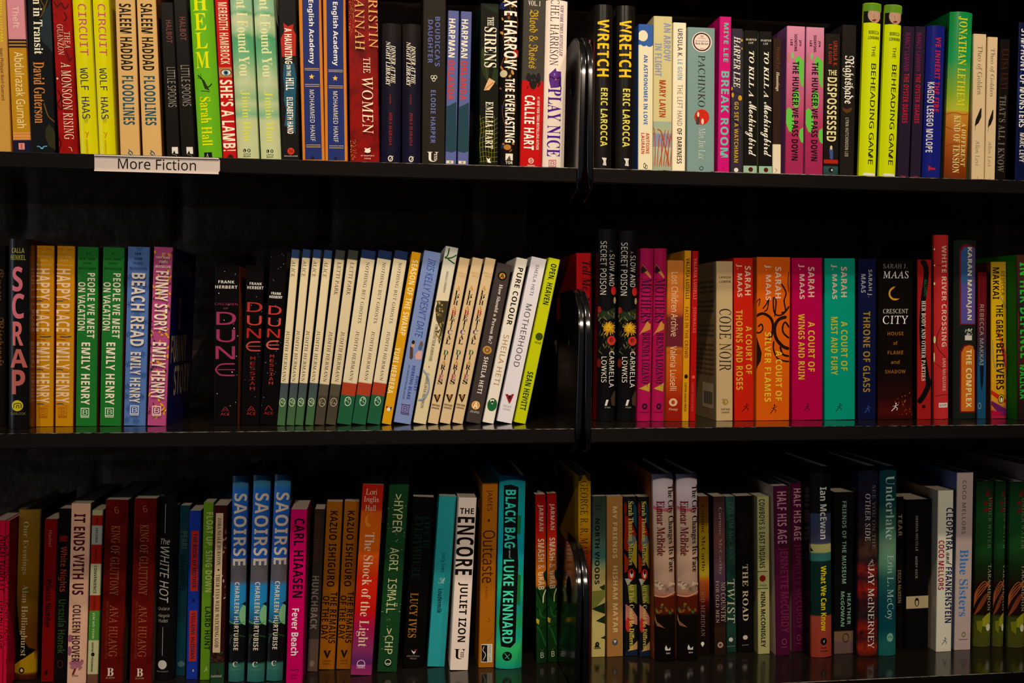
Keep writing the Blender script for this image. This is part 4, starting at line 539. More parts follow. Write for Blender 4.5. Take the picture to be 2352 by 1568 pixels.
B('magenta paperback with heavy black author capitals above white title', 985, 1105, 1022, 292, 1575, '#A8004C',
  [A('CARL HIAASEN', 'H', '#180810', 358, 942, 1040, 1116), T('Fever Beach', 'B', '#D8CCC4', 1022, 1368, 1026, 1080), Ln('#5A0838', [(1012, 1468), (1040, 1478), (1072, 1470), (1076, 1485)], 6, 'publisher_mark'), h('P', 'Things', 'F', '#5A0838', 1504, 1522, 1014, 1068), h('P', 'Gone', 'F', '#5A0838', 1526, 1542, 1018, 1062)], rc='#8C0850', r=.3)
B('slim grey-brown paperback with faint grey capitals right of the magenta book', 1142, 1218, 1197, 290, 1484, [(290, '#241A16'), (1245, '#2E2824'), (1250, '#4C3A34'), (1484, '#503C34')], [A('SAOU ICHIKAWA', 'S', '#4A2418', 330, 682, 1198, 1232), T('HUNCHBACK', 'B', '#6A645C', 782, 1175, 1170, 1222), E('#6A5C50', 1405, 1450, 1158, 1195, 'publisher_mark')])
S('L3')
KI = [A('KAZUO ISHIGURO', 'B', '#1A0C06', 305, 862, 175, 232), T('THE REMAINS', 'B', '#1A0C06', 903, 1280, 182, 232), T('OF THE DAY', 'B', '#1A0C06', 930, 1253, 126, 176)]+vee('#1C0E06', 1332, 1392, 138, 194)+[h('P', 'VINTAGE', 'B', '#4A2A08', 1404, 1416, 132, 192), h('P', 'CANADA', 'B', '#4A2A08', 1424, 1436, 134, 190)]
B('ochre paperback with black two-line capitals, left copy of two', 103, 220, 163, 237, 1470, '#80480A', KI)
C('ochre paperback with black two-line capitals, right copy tucked behind the red-orange one', 232, 348, 294, 235, 1467)
B('red to orange to violet paperback with a curling cream serif title', 330, 495, 420, 110, 1514, [(110, '#8E1406'), (290, '#94200A'), (320, '#A8480C'), (560, '#B4500A'), (800, '#A81C08'), (1050, '#A40C0A'), (1180, '#80103C'), (1330, '#702450'), (1430, '#481C50'), (1450, '#741C54'), (1514, '#7C2450')],
  [E('#B8681C', 330, 425, 445, 500), E('#AC4C0C', 318, 405, 462, 520), h('A', 'Lori', 'R', '#B8A08C', 143, 186, 452, 536), h('A', 'Inglis', 'R', '#B8A08C', 198, 250, 436, 545), h('A', 'Hall', 'R', '#B8A08C', 262, 305, 446, 526), T('The Shock of the Light', 'f', '#C0A48C', 465, 1308, 400, 490), Rg('#B08CA0', 1404, 1462, 384, 446, w=.1), Rc('#B08CA0', 1440, 1452, 384, 446, 'publisher_mark'), h('P', 'VIKING', 'B', '#B08CA0', 1458, 1468, 380, 444)], r=.3, rc='#4A0C0C')
B('dark green contour patterned paperback with dotted digital lettering', 534, 680, 626, 98, 1490, '#12341A',
  [Ln('#1E4A22', [(600+(i % 4)*18-i*2, 470+i*34), (650-i*2, 450+i*36), (740-i*5, 490+i*30)], 3) for i in range(20)]+[T('>HYPER', 'M', '#A8A878', 182, 465, 655, 722), A('AGRI ISMAÏL', 'M', '#A8A878', 578, 1058, 615, 696), T('>CHP', 'M', '#A8A878', 1172, 1360, 592, 652), Sc(['#7C8058'], 46, 200, 1360, 545, 620, 16, 5, 85), E('#0C1810', 1390, 1450, 584, 644, 'publisher_mark'), Rg('#A8A888', 1396, 1444, 590, 638, w=.12), Rc('#A8A888', 1426, 1432, 600, 630, 'publisher_mark')], rc='#0C1C10')
B('black paperback with almost invisible dark green title and gold name', 722, 878, 800, 203, 1458, '#080707', [T('LIFE IS', 'F', '#0C1E18', 345, 575, 878, 922), T('EVERYWHERE', 'F', '#0C2018', 345, 800, 800, 862), A('LUCY IVES', 'F', '#8A5A18', 910, 1240, 770, 830), G('#B8ACA4', [(785, 1330), (805, 1345), (828, 1328), (815, 1350), (805, 1362), (795, 1350)], 'publisher_mark'), G('#8A1C14', [(808, 1330), (828, 1326), (820, 1346)], 'publisher_mark'), h('P', 'GRAYWOLF', 'F', '#6A6058', 1370, 1382, 752, 848), h('P', 'PRESS', 'F', '#6A6058', 1388, 1400, 776, 826)], r=.35)
S('L4')
B('plain teal paperback with tiny black lettering and small tree emblem', 5, 133, 93, 196, 1450, '#1E7C80', [A('Lucy Ives', 'S', '#0C1C20', 615, 757, 103, 138), T('Loudermilk', 'B', '#0C1C20', 880, 1058, 80, 116), Sc(['#90B0A8'], 20, 802, 838, 88, 132, 5, 18, 86)], rc='#10201C')
B('white paperback with huge black condensed capitals', 172, 305, 237, 206, 1475, '#CAB6AA',
  [h('T', 'THE', 'H', '#120E0C', 283, 326, 246, 350), T('ENCORE', 'H', '#120E0C', 348, 776, 218, 346), A('JULIET IZON', 'H', '#120E0C', 832, 1270, 222, 296), h('P', 'U', 'F', '#120E0C', 1322, 1396, 204, 284), Rc('#CAB6AA', 1340, 1392, 250, 276, 'publisher_mark'), P('ESS', 'B', '#120E0C', 1346, 1384, 250, 274)], rc='#50341C')
B('ochre paperback with dark wiry script title and white publisher tag', 382, 497, 412, 91, 1453, '#8C500A',
  [A('JAMES', 'S', '#2C1408', 146, 300, 440, 486), T('Outcaste', 'S', '#341808', 445, 832, 412, 502), Bl('A NOVEL', 'S', '#6A2408', 858, 950, 432, 450), E('#341808', 362, 382, 450, 468), Ln('#6A3808', [(455, 1090), (468, 1110), (448, 1120)], 5), Ln('#70400A', [(490, 1190), (470, 1240), (440, 1262)], 4), Rc('#B0A898', 1283, 1418, 402, 484, 'publisher_mark'), G('#141010', [(405, 1290), (448, 1292), (446, 1414), (404, 1412)], 'publisher_mark'), Ln('#B0A898', [(425, 1300), (415, 1330), (435, 1360), (415, 1405)], 5, 'publisher_mark'), P('GOOSE LANE', 'R', '#201814', 1290, 1410, 456, 474)], rc='#201408', s=None)
B('turquoise and green hardback with black torn panel behind mint capitals', 510, 705, 540, 42, 1462, [(42, '#0C4C60'), (150, '#107C80'), (330, '#0C8C94'), (600, '#0A8CA0'), (850, '#189868'), (1000, '#0C7C78'), (1130, '#188848'), (1230, '#109078'), (1300, '#28A058'), (1400, '#1C9058'), (1462, '#0C8070')],
  [G('#0E6838', [(665, 330), (700, 340), (690, 480), (668, 470)]), G('#14602C', [(665, 760), (695, 780), (690, 1000), (660, 990)]), G('#0A0C0E', [(570, 115), (620, 105), (678, 125), (668, 480), (676, 700), (664, 980), (655, 1270), (618, 1308), (548, 1300), (536, 1130), (556, 800), (565, 480)]),
   T('BLACK BAG', 'H', '#2CB8A8', 145, 572, 578, 655), Bl('a novel', 'K', '#90A09C', 570, 652, 606, 624), A('LUKE KENNARD', 'H', '#3CC098', 660, 1276, 562, 638), E('#0A0C0E', 1337, 1405, 558, 628, 'publisher_mark'), Ln('#38A878', [(575, 1350), (608, 1392)], 9, 'publisher_mark'), Ln('#38A878', [(612, 1355), (578, 1388)], 7, 'publisher_mark')], hc=1, r=.25, rc='#060808')
SG2 = [(180, '#6A0808'), (400, '#900A08'), (520, '#A8200A'), (640, '#B05010'), (780, '#B86414'), (850, '#B06010'), (870, '#123814'), (1422, '#0C2810')]
SM = [A('JARMAN', 'H', '#A08478', 255, 450, 820, 862), T('SMASH & GRAB', 'H', '#C8AC90', 507, 882, 822, 868), G('#0A240C', [(860, 760), (885, 735), (886, 830), (865, 800)]), Ln('#0A1C0A', [(815, 880), (850, 960), (885, 985)], 14), Ln('#0A1C0A', [(810, 1010), (850, 1060), (886, 1010)], 12), Ln('#185020', [(815, 1150), (845, 1200), (880, 1300)], 12), Ln('#185020', [(830, 1020), (850, 1080), (880, 1090)], 12), Ln('#0A1C0A', [(830, 1170), (886, 1150)], 8), Ln('#C0B488', [(880, 880), (862, 930), (860, 980)], 9), G('#A89018', [(808, 1092), (832, 1105), (828, 1140), (810, 1125)]), h('P', 'B', 'J', '#A8A898', 1345, 1385, 840, 864), Ln('#5A6A50', [(835, 1318), (866, 1352)], 3, 'publisher_mark'), Ln('#5A6A50', [(866, 1318), (835, 1352)], 3, 'publisher_mark')]
B('slim red and orange paperback over green leaves, left copy of two', 810, 888, 800, 180, 1422, SG2, SM, lc='#060606')
C('slim red and orange paperback over green leaves, right copy beside the bracket', 893, 965, 887, 171, 1412)
# ================================================================ bottom shelf, right bay
S('L5')
B('thick golden paperback fading to dark red, half behind the lower bracket plates', 212, 302, 210, 97, 1388, [(97, '#6A4C08'), (400, '#987008'), (560, '#905808'), (640, '#702408'), (800, '#4A0808'), (1388, '#300404')],
  [A('GEORGE R. R. MARTIN', 'R', '#201004', 140, 760, 225, 280), T('A KNIGHT OF THE SEVEN', 'R', '#5A2010', 780, 1240, 255, 285)], lc='#80600C', r=.3, s=.089)
B('paperback with grey-green sky above a cream lake and dark pine trees', 304, 403, 312, 247, 1382, [(247, '#1C2820'), (480, '#283830'), (600, '#385048'), (680, '#285450'), (740, '#708060'), (780, '#988A54'), (1382, '#988850')],
  [G('#1A2814', [(360, 890), (400, 870), (400, 920), (375, 905)]), G('#606028', [(305, 920), (400, 910), (400, 960), (330, 1040), (305, 1045)]), G('#142010', [(306, 1045), (400, 1000), (400, 1080), (340, 1060)]), G('#142010', [(335, 1130), (400, 1090), (400, 1150)]), G('#142010', [(368, 1250), (400, 1235), (400, 1258)]), T('NORTH WOODS', 'H', '#0E100C', 405, 870, 328, 362), h('A', 'DANIEL', 'B', '#101410', 308, 318, 322, 384), h('A', 'MASON', 'B', '#101410', 332, 342, 326, 380),
   Rg('#181810', 1278, 1312, 330, 360, w=.35), G('#181810', [(322, 1318), (340, 1290), (366, 1318)], 'publisher_mark'), Rc('#181810', 1322, 1327, 322, 370, 'publisher_mark')])
B('plain tan paperback with widely spaced pale capitals', 412, 528, 410, 248, 1380, '#80582C', [T('MY FRIENDS', 'B', '#A8906C', 320, 686, 455, 486), A('HISHAM MATAR', 'B', '#A8906C', 740, 1215, 456, 490), E('#3C3C44', 1258, 1304, 450, 492, 'publisher_mark'), G('#B0A48C', [(460, 1268), (482, 1268), (471, 1290)], 'publisher_mark')])
TH = [G('#701808', [(540, 380), (580, 400), (622, 520), (600, 600), (560, 640), (536, 620)]), G('#7A2008', [(536, 650), (570, 700), (560, 780), (536, 790)]), E('#4C5458', 520, 610, 560, 622), G('#8A7418', [(600, 600), (625, 560), (625, 760), (590, 700)]), G('#5C601C', [(560, 880), (625, 870), (628, 1010), (570, 980)]), G('#8A8474', [(540, 830), (600, 830), (560, 880)]), G('#8C5448', [(545, 1010), (590, 1040), (632, 1100), (630, 1160), (545, 1130)]), E('#8A2018', 1105, 1210, 545, 585), G('#101828', [(545, 1340), (632, 1300), (632, 1378), (545, 1378)]), G('#8A6840', [(600, 1300), (632, 1270), (632, 1330), (560, 1345)]), G('#14303C', [(600, 280), (625, 330), (625, 480), (600, 420)]), E('#601008', 290, 380, 533, 556), E('#A01C10', 760, 838, 562, 612, 'publisher_mark'), E('#B8AC98', 775, 825, 576, 600, 'publisher_mark'), E('#141010', 770, 800, 580, 597, 'publisher_mark'),
      A('Sarah Thankam Mathews', 'F', '#A89848', 283, 735, 566, 602), T('All This Could Be Different', 'F', '#A89848', 865, 1338, 572, 606)]
B('slim black paperback with colourful painted figures and yellow title, left copy', 540, 632, 533, 250, 1378, '#0E0C10', TH)
C('slim black paperback with colourful painted figures and yellow title, right copy', 641, 735, 632, 251, 1382)
CI = [Ln('#9A4C50', [(728, 322), (800, 345), (895, 335)], 24), E('#9A887C', 860, 895, 755, 812), Sc(['#5A4438', '#6A5448', '#98806C'], 22, 850, 925, 740, 892, 30, 24, 91), Ln('#A06850', [(742, 955), (820, 958), (902, 930)], 12), Sc(['#5C4818', '#30401C', '#6A3410'], 14, 1010, 1090, 760, 880, 18, 26, 92), G('#6A4430', [(742, 1090), (770, 1140), (822, 1180), (770, 1170), (750, 1130)]),
      T('The City Changes Its Face', 'F', '#14100E', 170, 785, 838, 890), A('Eimear McBride', 'F', '#581014', 280, 668, 768, 822), G('#A8A098', [(822, 1320), (830, 1300), (845, 1330), (862, 1315), (862, 1338), (825, 1338)], 'publisher_mark'), h('P', 'faber', 'F', '#98908A', 1350, 1363, 830, 862)]
CG = [(92, '#8C8088'), (200, '#A8989C'), (320, '#9C8890'), (345, '#A08084'), (360, '#A08878'), (700, '#A0806C'), (880, '#806458'), (945, '#7C5444'), (960, '#401008'), (1070, '#3C1408'), (1095, '#0C0806'), (1415, '#080606')]
B('cream to black hardback with landscape and two-line serif title, left copy', 745, 908, 724, 92, 1415, CG, CI, hc=1, r=.3, lc='#7A3C14')
C('cream to black hardback with landscape and two-line serif title, right copy', 918, 1068, 909, 92, 1408)
B('slim paperback fading brown, yellow, red to black with spaced serif author name', 1073, 1145, 1063, 248, 1376, [(248, '#3A1C0A'), (430, '#4C300C'), (470, '#7C6008'), (800, '#988018'), (850, '#984008'), (1000, '#400806'), (1080, '#140606'), (1376, '#0C0606')],
  [A('Cormac McCarthy', 'f', '#241408', 310, 786, 1078, 1110), T('BLOOD MERIDIAN', 'R', '#6A5448', 845, 1240, 1080, 1108), E('#B8B0A0', 1278, 1306, 1080, 1104, 'publisher_mark'), Rc('#B8B0A0', 1304, 1312, 1088, 1096, 'publisher_mark')])
S('L6')
B('slim mauve-brown paperback with spaced pale serif author and two-line title', 128, 210, 119, 250, 1376, [(250, '#241414'), (400, '#3A2426'), (560, '#543028'), (820, '#402C3C'), (1000, '#201018'), (1160, '#180C0C'), (1180, '#24140A'), (1376, '#180E0A')],
  [A('Cormac McCarthy', 'f', '#786660', 325, 806, 153, 180), T('NO COUNTRY', 'R', '#8A7C6C', 855, 1140, 172, 206), T('FOR OLD MEN', 'R', '#8A7C6C', 845, 1146, 136, 160), E('#80685A', 1280, 1322, 148, 188, 'publisher_mark'), E('#3A241C', 1292, 1310, 158, 178, 'publisher_mark')])
B('slim dark teal paperback with pale tall serif title of one word', 215, 283, 206, 250, 1350, '#10261F', [A('COLUM McCANN', 'R', '#3C4840', 285, 702, 228, 258), T('TWIST', 'R', '#98947C', 835, 1146, 218, 270), E('#98908A', 1248, 1278, 228, 258, 'publisher_mark'), Rc('#5A5850', 1308, 1312, 215, 272, 'publisher_mark')], mot=('#1C3C34', 18, .2))
B('black paperback with cream spaced title and round dot emblem', 290, 408, 280, 246, 1350, '#080606', [A('CORMAC', 'F', '#140C0A', 395, 615, 355, 380), A('McCARTHY', 'F', '#140C0A', 372, 645, 305, 340), T('THE ROAD', 'F', '#98886C', 730, 1130, 326, 366), E('#988C7C', 1232, 1264, 328, 362, 'publisher_mark'), Rc('#6A6058', 1300, 1304, 322, 368, 'publisher_mark')])
B('pale olive paperback with dark uneven capitals and small red sun', 436, 520, 430, 250, 1362, '#807C50', [T('COWBOYS & EAST INDIANS', 'B', '#181610', 268, 756, 444, 484), Rc('#181610', 778, 783, 434, 502), Rc('#181610', 898, 903, 434, 506), E('#5C1008', 806, 852, 446, 490)]+[Ln('#181610', [(468+28*math.cos(a), 828+28*math.sin(a)), (468+38*math.cos(a), 828+38*math.sin(a))], 3) for a in (.6, 1.3, 2, 2.7, 3.8, 4.4, 5, 5.8)]+[h('P', 'STORIES', 'B', '#4A482C', 872, 884, 446, 496), A('NINA McCONIGLEY', 'B', '#181610', 925, 1316, 456, 488)], lc='#64603C')
HA = [T('HALF HIS AGE', 'B', '#8C6470', 215, 584, 572, 638), A('JENNETTE McCURDY', 'B', '#50182E', 610, 1216, 580, 652), Rg('#6A3040', 1256, 1300, 604, 640, w=.12), Rc('#6A3040', 1316, 1320, 600, 642, 'publisher_mark')]
B('maroon hardback with pink condensed title and pale left cover, left copy', 565, 665, 545, 175, 1373, '#360822', HA, lc='#907868', r=.35)
C('maroon hardback with pink condensed title, right copy set further back', 678, 776, 668, 152, 1344)
B('black topped hardback with blue, cream, dark green and salmon landscape bands', 800, 966, 792, 42, 1386, [(42, '#08080A'), (366, '#0A0A0E'), (372, '#242C48'), (560, '#2C2C40'), (584, '#30344C'), (590, '#888450'), (645, '#848450'), (650, '#24504C'), (704, '#24504C'), (708, '#081C18'), (1092, '#081A18'), (1098, '#783020'), (1386, '#74281C')],
  [G('#0A0C0E', [(796, 590), (810, 610), (832, 640), (800, 640)]), A('Ian McEwan', 'B', '#A8A49C', 182, 550, 872, 920), T('What We Can Know', 'B', '#B09C08', 740, 1200, 878, 920), E('#0C0808', 1248, 1300, 876, 922, 'publisher_mark'), G('#A8A49C', [(892, 1262), (898, 1275), (906, 1262), (900, 1288)], 'publisher_mark'), h('P', 'Knopf', 'F', '#1C0C08', 1312, 1328, 878, 922), h('P', 'Canada', 'F', '#1C0C08', 1334, 1348, 876, 926)], hc=1, r=.28)
B('black paperback with pale green capitals and tan photo band at its foot', 975, 1128, 980, 218, 1360, [(218, '#080808'), (1200, '#080808'), (1206, '#5C4430'), (1268, '#5C4430'), (1274, '#503C38'), (1360, '#4C3834')],
  [T('FRIENDS OF THE MUSEUM', 'B', '#60806C', 282, 865, 1032, 1062), A('HEATHER', 'B', '#60806C', 935, 1156, 1068, 1092), A('McGOWAN', 'B', '#60806C', 922, 1170, 1022, 1048), Rg('#2C2018', 1216, 1284, 1034, 1082, w=.12)])
S('L7')
B('dark hardback with blurred orange-red city lights and white two-line title', 45, 195, 50, 95, 1386, [(95, '#0C0E1C'), (300, '#0E1020'), (560, '#1C1414'), (660, '#3A2418'), (740, '#1C1214'), (800, '#6A140C'), (860, '#241014'), (930, '#701408'), (1000, '#301014'), (1120, '#1A1014'), (1200, '#6A140A'), (1270, '#341010'), (1330, '#7A1C0A'), (1386, '#301008')],
  [T('SEE YOU ON THE', 'R', '#5C5650', 222, 655, 150, 176), T('OTHER SIDE', 'R', '#98908A', 280, 600, 104, 136), h('B', 'KNOPF', 'F', '#8A827A', 762, 774, 120, 168)]+runner('#8A827A', 725, 760, 122, 165)+[A('JAY McINERNEY', 'R', '#B0A8A0', 780, 1336, 120, 165)], mot=('#14080C', 70, .1), hc=1, r=.4)
B('teal hardback with pale green glow and large pale serif title', 202, 322, 208, 95, 1382, [(95, '#08242C'), (350, '#0A2C30'), (560, '#345848'), (640, '#506C54'), (760, '#406450'), (860, '#16403C'), (1000, '#0A3038'), (1200, '#063038'), (1300, '#124844'), (1382, '#104440')],
  [T('Underlake', 'f', '#80948C', 156, 592, 244, 304), A('Erin L. McCoy', 'R', '#7C9088', 697, 1134, 240, 300), E('#5C8070', 1228, 1288, 250, 296, 'publisher_mark'), Ln('#123C3C', [(258, 1262), (270, 1252), (288, 1262)], 5, 'publisher_mark')], hc=1, r=.35)
B('slim black paperback with olive spaced capitals behind the teal hardback', 326, 374, 326, 300, 1335, '#070605', [T('TEAR', 'B', '#6A5C48', 420, 570, 330, 356), A('ERICA McKEEN', 'B', '#5A4C30', 800, 1024, 326, 350)])
B('black paperback with cream penguin band across the middle of its spine', 377, 535, 377, 320, 1340, '#070506', [Rc('#8C7C5C', 978, 1062, 376, 538, 'band'), A('HERMAN MELVILLE', 'B', '#6A6058', 432, 670, 448, 466), T('MOBY-DICK', 'B', '#6A6058', 708, 858, 446, 462), E('#14100C', 990, 1050, 442, 472, 'publisher_mark'), E('#8C7C5C', 1003, 1045, 448, 466, 'publisher_mark'), E('#14100C', 992, 1010, 448, 464, 'publisher_mark')], rc='#0A0808')
B('cream paperback with navy condensed title and red author capitals', 588, 692, 604, 258, 1353, '#C6AE98', [T('CLEOPATRA', 'H', '#10123C', 375, 665, 656, 702), T('and', 'K', '#14122C', 680, 765, 656, 696), T('FRANKENSTEIN', 'H', '#10123C', 780, 1160, 650, 694), A('COCO MELLORS', 'H', '#800C24', 598, 935, 604, 642)]+runner('#282C50', 1258, 1308, 622, 668), lc='#98846C')
B('pale lavender grey paperback with large blue serif title', 712, 823, 733, 135, 1342, '#98847E', [A('COCO MELLORS', 'B', '#5C5248', 188, 555, 766, 792), T('Blue Sisters', 'F', '#30609A', 660, 1115, 746, 806), Rg('#6A6438', 1220, 1258, 762, 790, w=.25), Rc('#5A5458', 1270, 1276, 744, 804, 'publisher_mark')], lc='#4C5270')
UW = [Sc(['#5C1810', '#48140E'], 12, 265, 400, 915, 968, 30, 36, 93)]+[Ln('#8A4420', [(845, 1080-k*10), (870, 1000-k*20), (915, 930-k*18), (962, 870+k*16)], 7) for k in range(4)]+[Ln('#70341A', [(855, 1110), (890, 1060-k*14), (930, 990-k*10), (962, 940+k*22)], 6) for k in range(4)]+[G('#7A7818', [(900, 1130), (930, 1100), (962, 1088), (958, 1160), (930, 1190), (900, 1180)]), G('#606010', [(865, 1150), (905, 1140), (895, 1230), (870, 1210)]),
      T('UNDER WATER', 'R', '#5C7050', 305, 652, 940, 968), A('TARA MENON', 'R', '#988C70', 762, 1078, 938, 966), E('#B0A890', 1165, 1215, 925, 960, 'publisher_mark'), h('P', 'SUMMIT', 'B', '#5A6420', 1222, 1232, 920, 966)]
UG = [(200, '#0A1E0E'), (420, '#143C1C'), (640, '#143A18'), (760, '#10240E'), (900, '#180C08'), (1100, '#180C08'), (1120, '#30380E'), (1220, '#3C4010'), (1322, '#3C3C14')]
B('dark green hardback with orange ribs and yellow fish shapes, leftmost of three', 848, 968, 872, 200, 1320, UG, UW, hc=1, r=.3)
C('dark green hardback with orange ribs and yellow fish shapes, middle of three', 980, 1062, 1002, 200, 1320)
C('dark green hardback with orange ribs and yellow fish shapes, rightmost of three', 1078, 1200, 1094, 203, 1326)
B('tall pale hardback beyond the green trio, cut off by the photo edge', 1235, 1380, 1240, 92, 1330, '#6A5450', [T('RECOLLECTIONS', 'F', '#5A1418', 250, 1000, 1290, 1350)], lc='#6A5450', D=.15)
# ================================================================ shelving and wall
GAIN = (1, 1, 1)
XL, XR = -1.25, 1.35
def metal(name, h, rough, bump=0):
    m = bpy.data.materials.new(name); m.use_nodes = True; nt = m.node_tree; p = nt.nodes['Principled BSDF']
    p.inputs['Base Color'].default_value = (*rgb(h), 1); p.inputs['Roughness'].default_value = rough; p.inputs['Specular IOR Level'].default_value = .6
    if bump:
        n = nt.nodes.new('ShaderNodeTexNoise'); n.inputs['Scale'].default_value = 350; n.inputs['Detail'].default_value = 3
        b = nt.nodes.new('ShaderNodeBump'); b.inputs['Strength'].default_value = bump; b.inputs['Distance'].default_value = .0004
        nt.links.new(n.outputs['Fac'], b.inputs['Height']); nt.links.new(b.outputs[0], p.inputs['Normal'])
    return m
M_SH = metal('black_gloss_shelf', '#15120E', .13, .05); M_BR = metal('black_enamel_plate', '#0C0C0D', .15, .03); M_BR.node_tree.nodes['Principled BSDF'].inputs['Specular IOR Level'].default_value = .95; M_PO = metal('black_post', '#0B0A0A', .35)
M_WE = metal('chipped_edge_glint', '#181512', .3); _n = M_WE.node_tree; _p = _n.nodes['Principled BSDF']  # chipped paint on the shelf lip, with lamp highlights painted into its colour
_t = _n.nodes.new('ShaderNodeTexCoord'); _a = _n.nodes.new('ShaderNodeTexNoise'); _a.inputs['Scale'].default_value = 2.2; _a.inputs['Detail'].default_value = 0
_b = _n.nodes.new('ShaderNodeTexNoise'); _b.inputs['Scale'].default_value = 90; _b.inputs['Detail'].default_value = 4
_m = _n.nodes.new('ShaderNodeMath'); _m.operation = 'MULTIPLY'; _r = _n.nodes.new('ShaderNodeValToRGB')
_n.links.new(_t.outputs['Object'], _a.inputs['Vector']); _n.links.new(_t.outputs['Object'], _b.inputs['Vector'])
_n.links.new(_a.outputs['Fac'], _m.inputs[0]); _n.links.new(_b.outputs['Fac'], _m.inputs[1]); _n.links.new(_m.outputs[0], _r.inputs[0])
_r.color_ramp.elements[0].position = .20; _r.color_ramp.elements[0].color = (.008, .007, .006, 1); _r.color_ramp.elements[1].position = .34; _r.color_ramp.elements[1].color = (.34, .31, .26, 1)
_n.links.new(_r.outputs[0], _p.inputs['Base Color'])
# rough black painted brick wall as real relief
wm = bpy.data.materials.new('black_painted_brick'); wm.use_nodes = True; nt = wm.node_tree; p = nt.nodes['Principled BSDF']
p.inputs['Base Color'].default_value = (*rgb('#5E4C3C'), 1); p.inputs['Roughness'].default_value = .6
n1 = nt.nodes.new('ShaderNodeTexNoise'); n1.inputs['Scale'].default_value = 60; n1.inputs['Detail'].default_value = 8
tcw = nt.nodes.new('ShaderNodeTexCoord'); nt.links.new(tcw.outputs['Object'], n1.inputs['Vector'])
b1 = nt.nodes.new('ShaderNodeBump'); b1.inputs['Strength'].default_value = .8; b1.inputs['Distance'].default_value = .004
nt.links.new(n1.outputs['Fac'], b1.inputs['Height']); nt.links.new(b1.outputs[0], p.inputs['Normal'])
from mathutils import noise as mn
YW = .345
V = []; Fc = []; nx, nz = 330, 190
z0w, z1w = -.62, .98
for j in range(nz+1):
    z = z0w+(z1w-z0w)*j/nz
    for i in range(nx+1):
        x = XL-.1+(XR-XL+.2)*i/nx
        row = math.floor(z/.075); fx = (x+(.1 if row % 2 else 0))/.21; dx = abs(fx-round(fx))*.21; fz = z/.075; dz = abs(fz-round(fz))*.075
        jt = min(dx, dz)+.006*mn.noise(Vector((x*18, z*18, 3)))
        g = min(1, max(0, (jt-.003)/.010))
        y = YW-.012*g-.006*mn.noise(Vector((x*9, z*14, row*3.1)))-.003*mn.noise(Vector((x*45, z*45, 7)))
        V.append((x, y, z))
for j in range(nz):
    for i in range(nx):
        a0 = j*(nx+1)+i; Fc.append((a0, a0+1, a0+nx+2, a0+nx+1))
o = mesh_obj('wall_back', V, Fc, [wm], smooth=True); o['kind'] = 'structure'

def slab(name, x0, x1, y0, y1, z0, z1, m):
    VV = []; FF = []; box_geo(x0, x1, y0, y1, z0, z1, VV, FF); q = mesh_obj(name, VV, FF, [m]); q['kind'] = 'structure'
M_DK = metal('dark_plaster', '#2A2622', .8); M_FL = metal('dark_floorboards', '#3A2A1E', .5)
slab('floor', -3.2, 3.2, -3.6, .40, -1.25, -1.20, M_FL)
slab('wall_left', -3.25, -3.2, -3.6, .40, -1.2, 2.4, M_DK)
slab('wall_right', 3.2, 3.25, -3.6, .40, -1.2, 2.4, M_DK)
XJ = atY(1343, 400, 0).x
XLE = atY(1325, 390, 0).x; XRS = atY(1361, 390, 0).x
TH = .0168
def shelf(label, x0, x1, z, grp):
    b = bmesh.new(); VV = []; FF = []
    box_geo(x0, x1, 0, .333, z-TH, z, VV, FF)
    me = bpy.data.meshes.new('shelf_board'); me.from_pydata(VV, [], FF); b.from_mesh(me)
    bmesh.ops.bevel(b, geom=[e for e in b.edges if all(abs(v.co.y) < 1e-6 for v in e.verts)], offset=.0011, segments=3, affect='EDGES')
    b.to_mesh(me); b.free(); me.materials.append(M_SH)
    ob = bpy.data.objects.new('shelf_board', me); COL.objects.link(ob); tag(ob, label, 'shelf', grp)
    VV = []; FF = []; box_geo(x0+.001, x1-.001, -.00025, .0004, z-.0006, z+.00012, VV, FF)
    mesh_obj('worn_edge_glint', VV, FF, [M_WE], ob)  # strip of wear whose pale streaks also stand in for lamp glints
    return ob
rows = [('upper row of books', HT), ('middle row of books', 0.0), ('bottom row of books', -HB)]
for nme, z in rows:
    shelf(f'glossy black metal shelf under the {nme}, left bay', XL, XLE, z, 'black shelf boards')
    shelf(f'glossy black metal shelf under the {nme}, right bay', XRS, XR, z, 'black shelf boards')
shelf('glossy black shelf above the frame shading the upper row, left bay', XL, XLE, HT+.3048, 'black shelf boards')
shelf('glossy black shelf above the frame shading the upper row, right bay', XRS, XR, HT+.3048, 'black shelf boards')

def post(x, label):
    W = .036; y0, y1 = .300, .328
    VV = []; FF = []; box_geo(x-W/2, x-W/2+.002, y0, y1, -.6, .96, VV, FF); box_geo(x+W/2-.002, x+W/2, y0, y1, -.6, .96, VV, FF)
    box_geo(x-W/2+.002, x-.006, y0+.001, y0+.003, -.6, .96, VV, FF); box_geo(x+.006, x+W/2-.002, y0+.001, y0+.003, -.6, .96, VV, FF)
    k = -.6
    while k < .95:
        box_geo(x-.006, x+.006, y0+.001, y0+.003, k, k+.0105, VV, FF); k += .0254
    ob = mesh_obj('slotted_post', VV, FF, [M_PO]); tag(ob, label, 'shelf post', 'slotted wall posts')
post(XJ, 'black slotted steel post behind the bracket plates between the two bays')

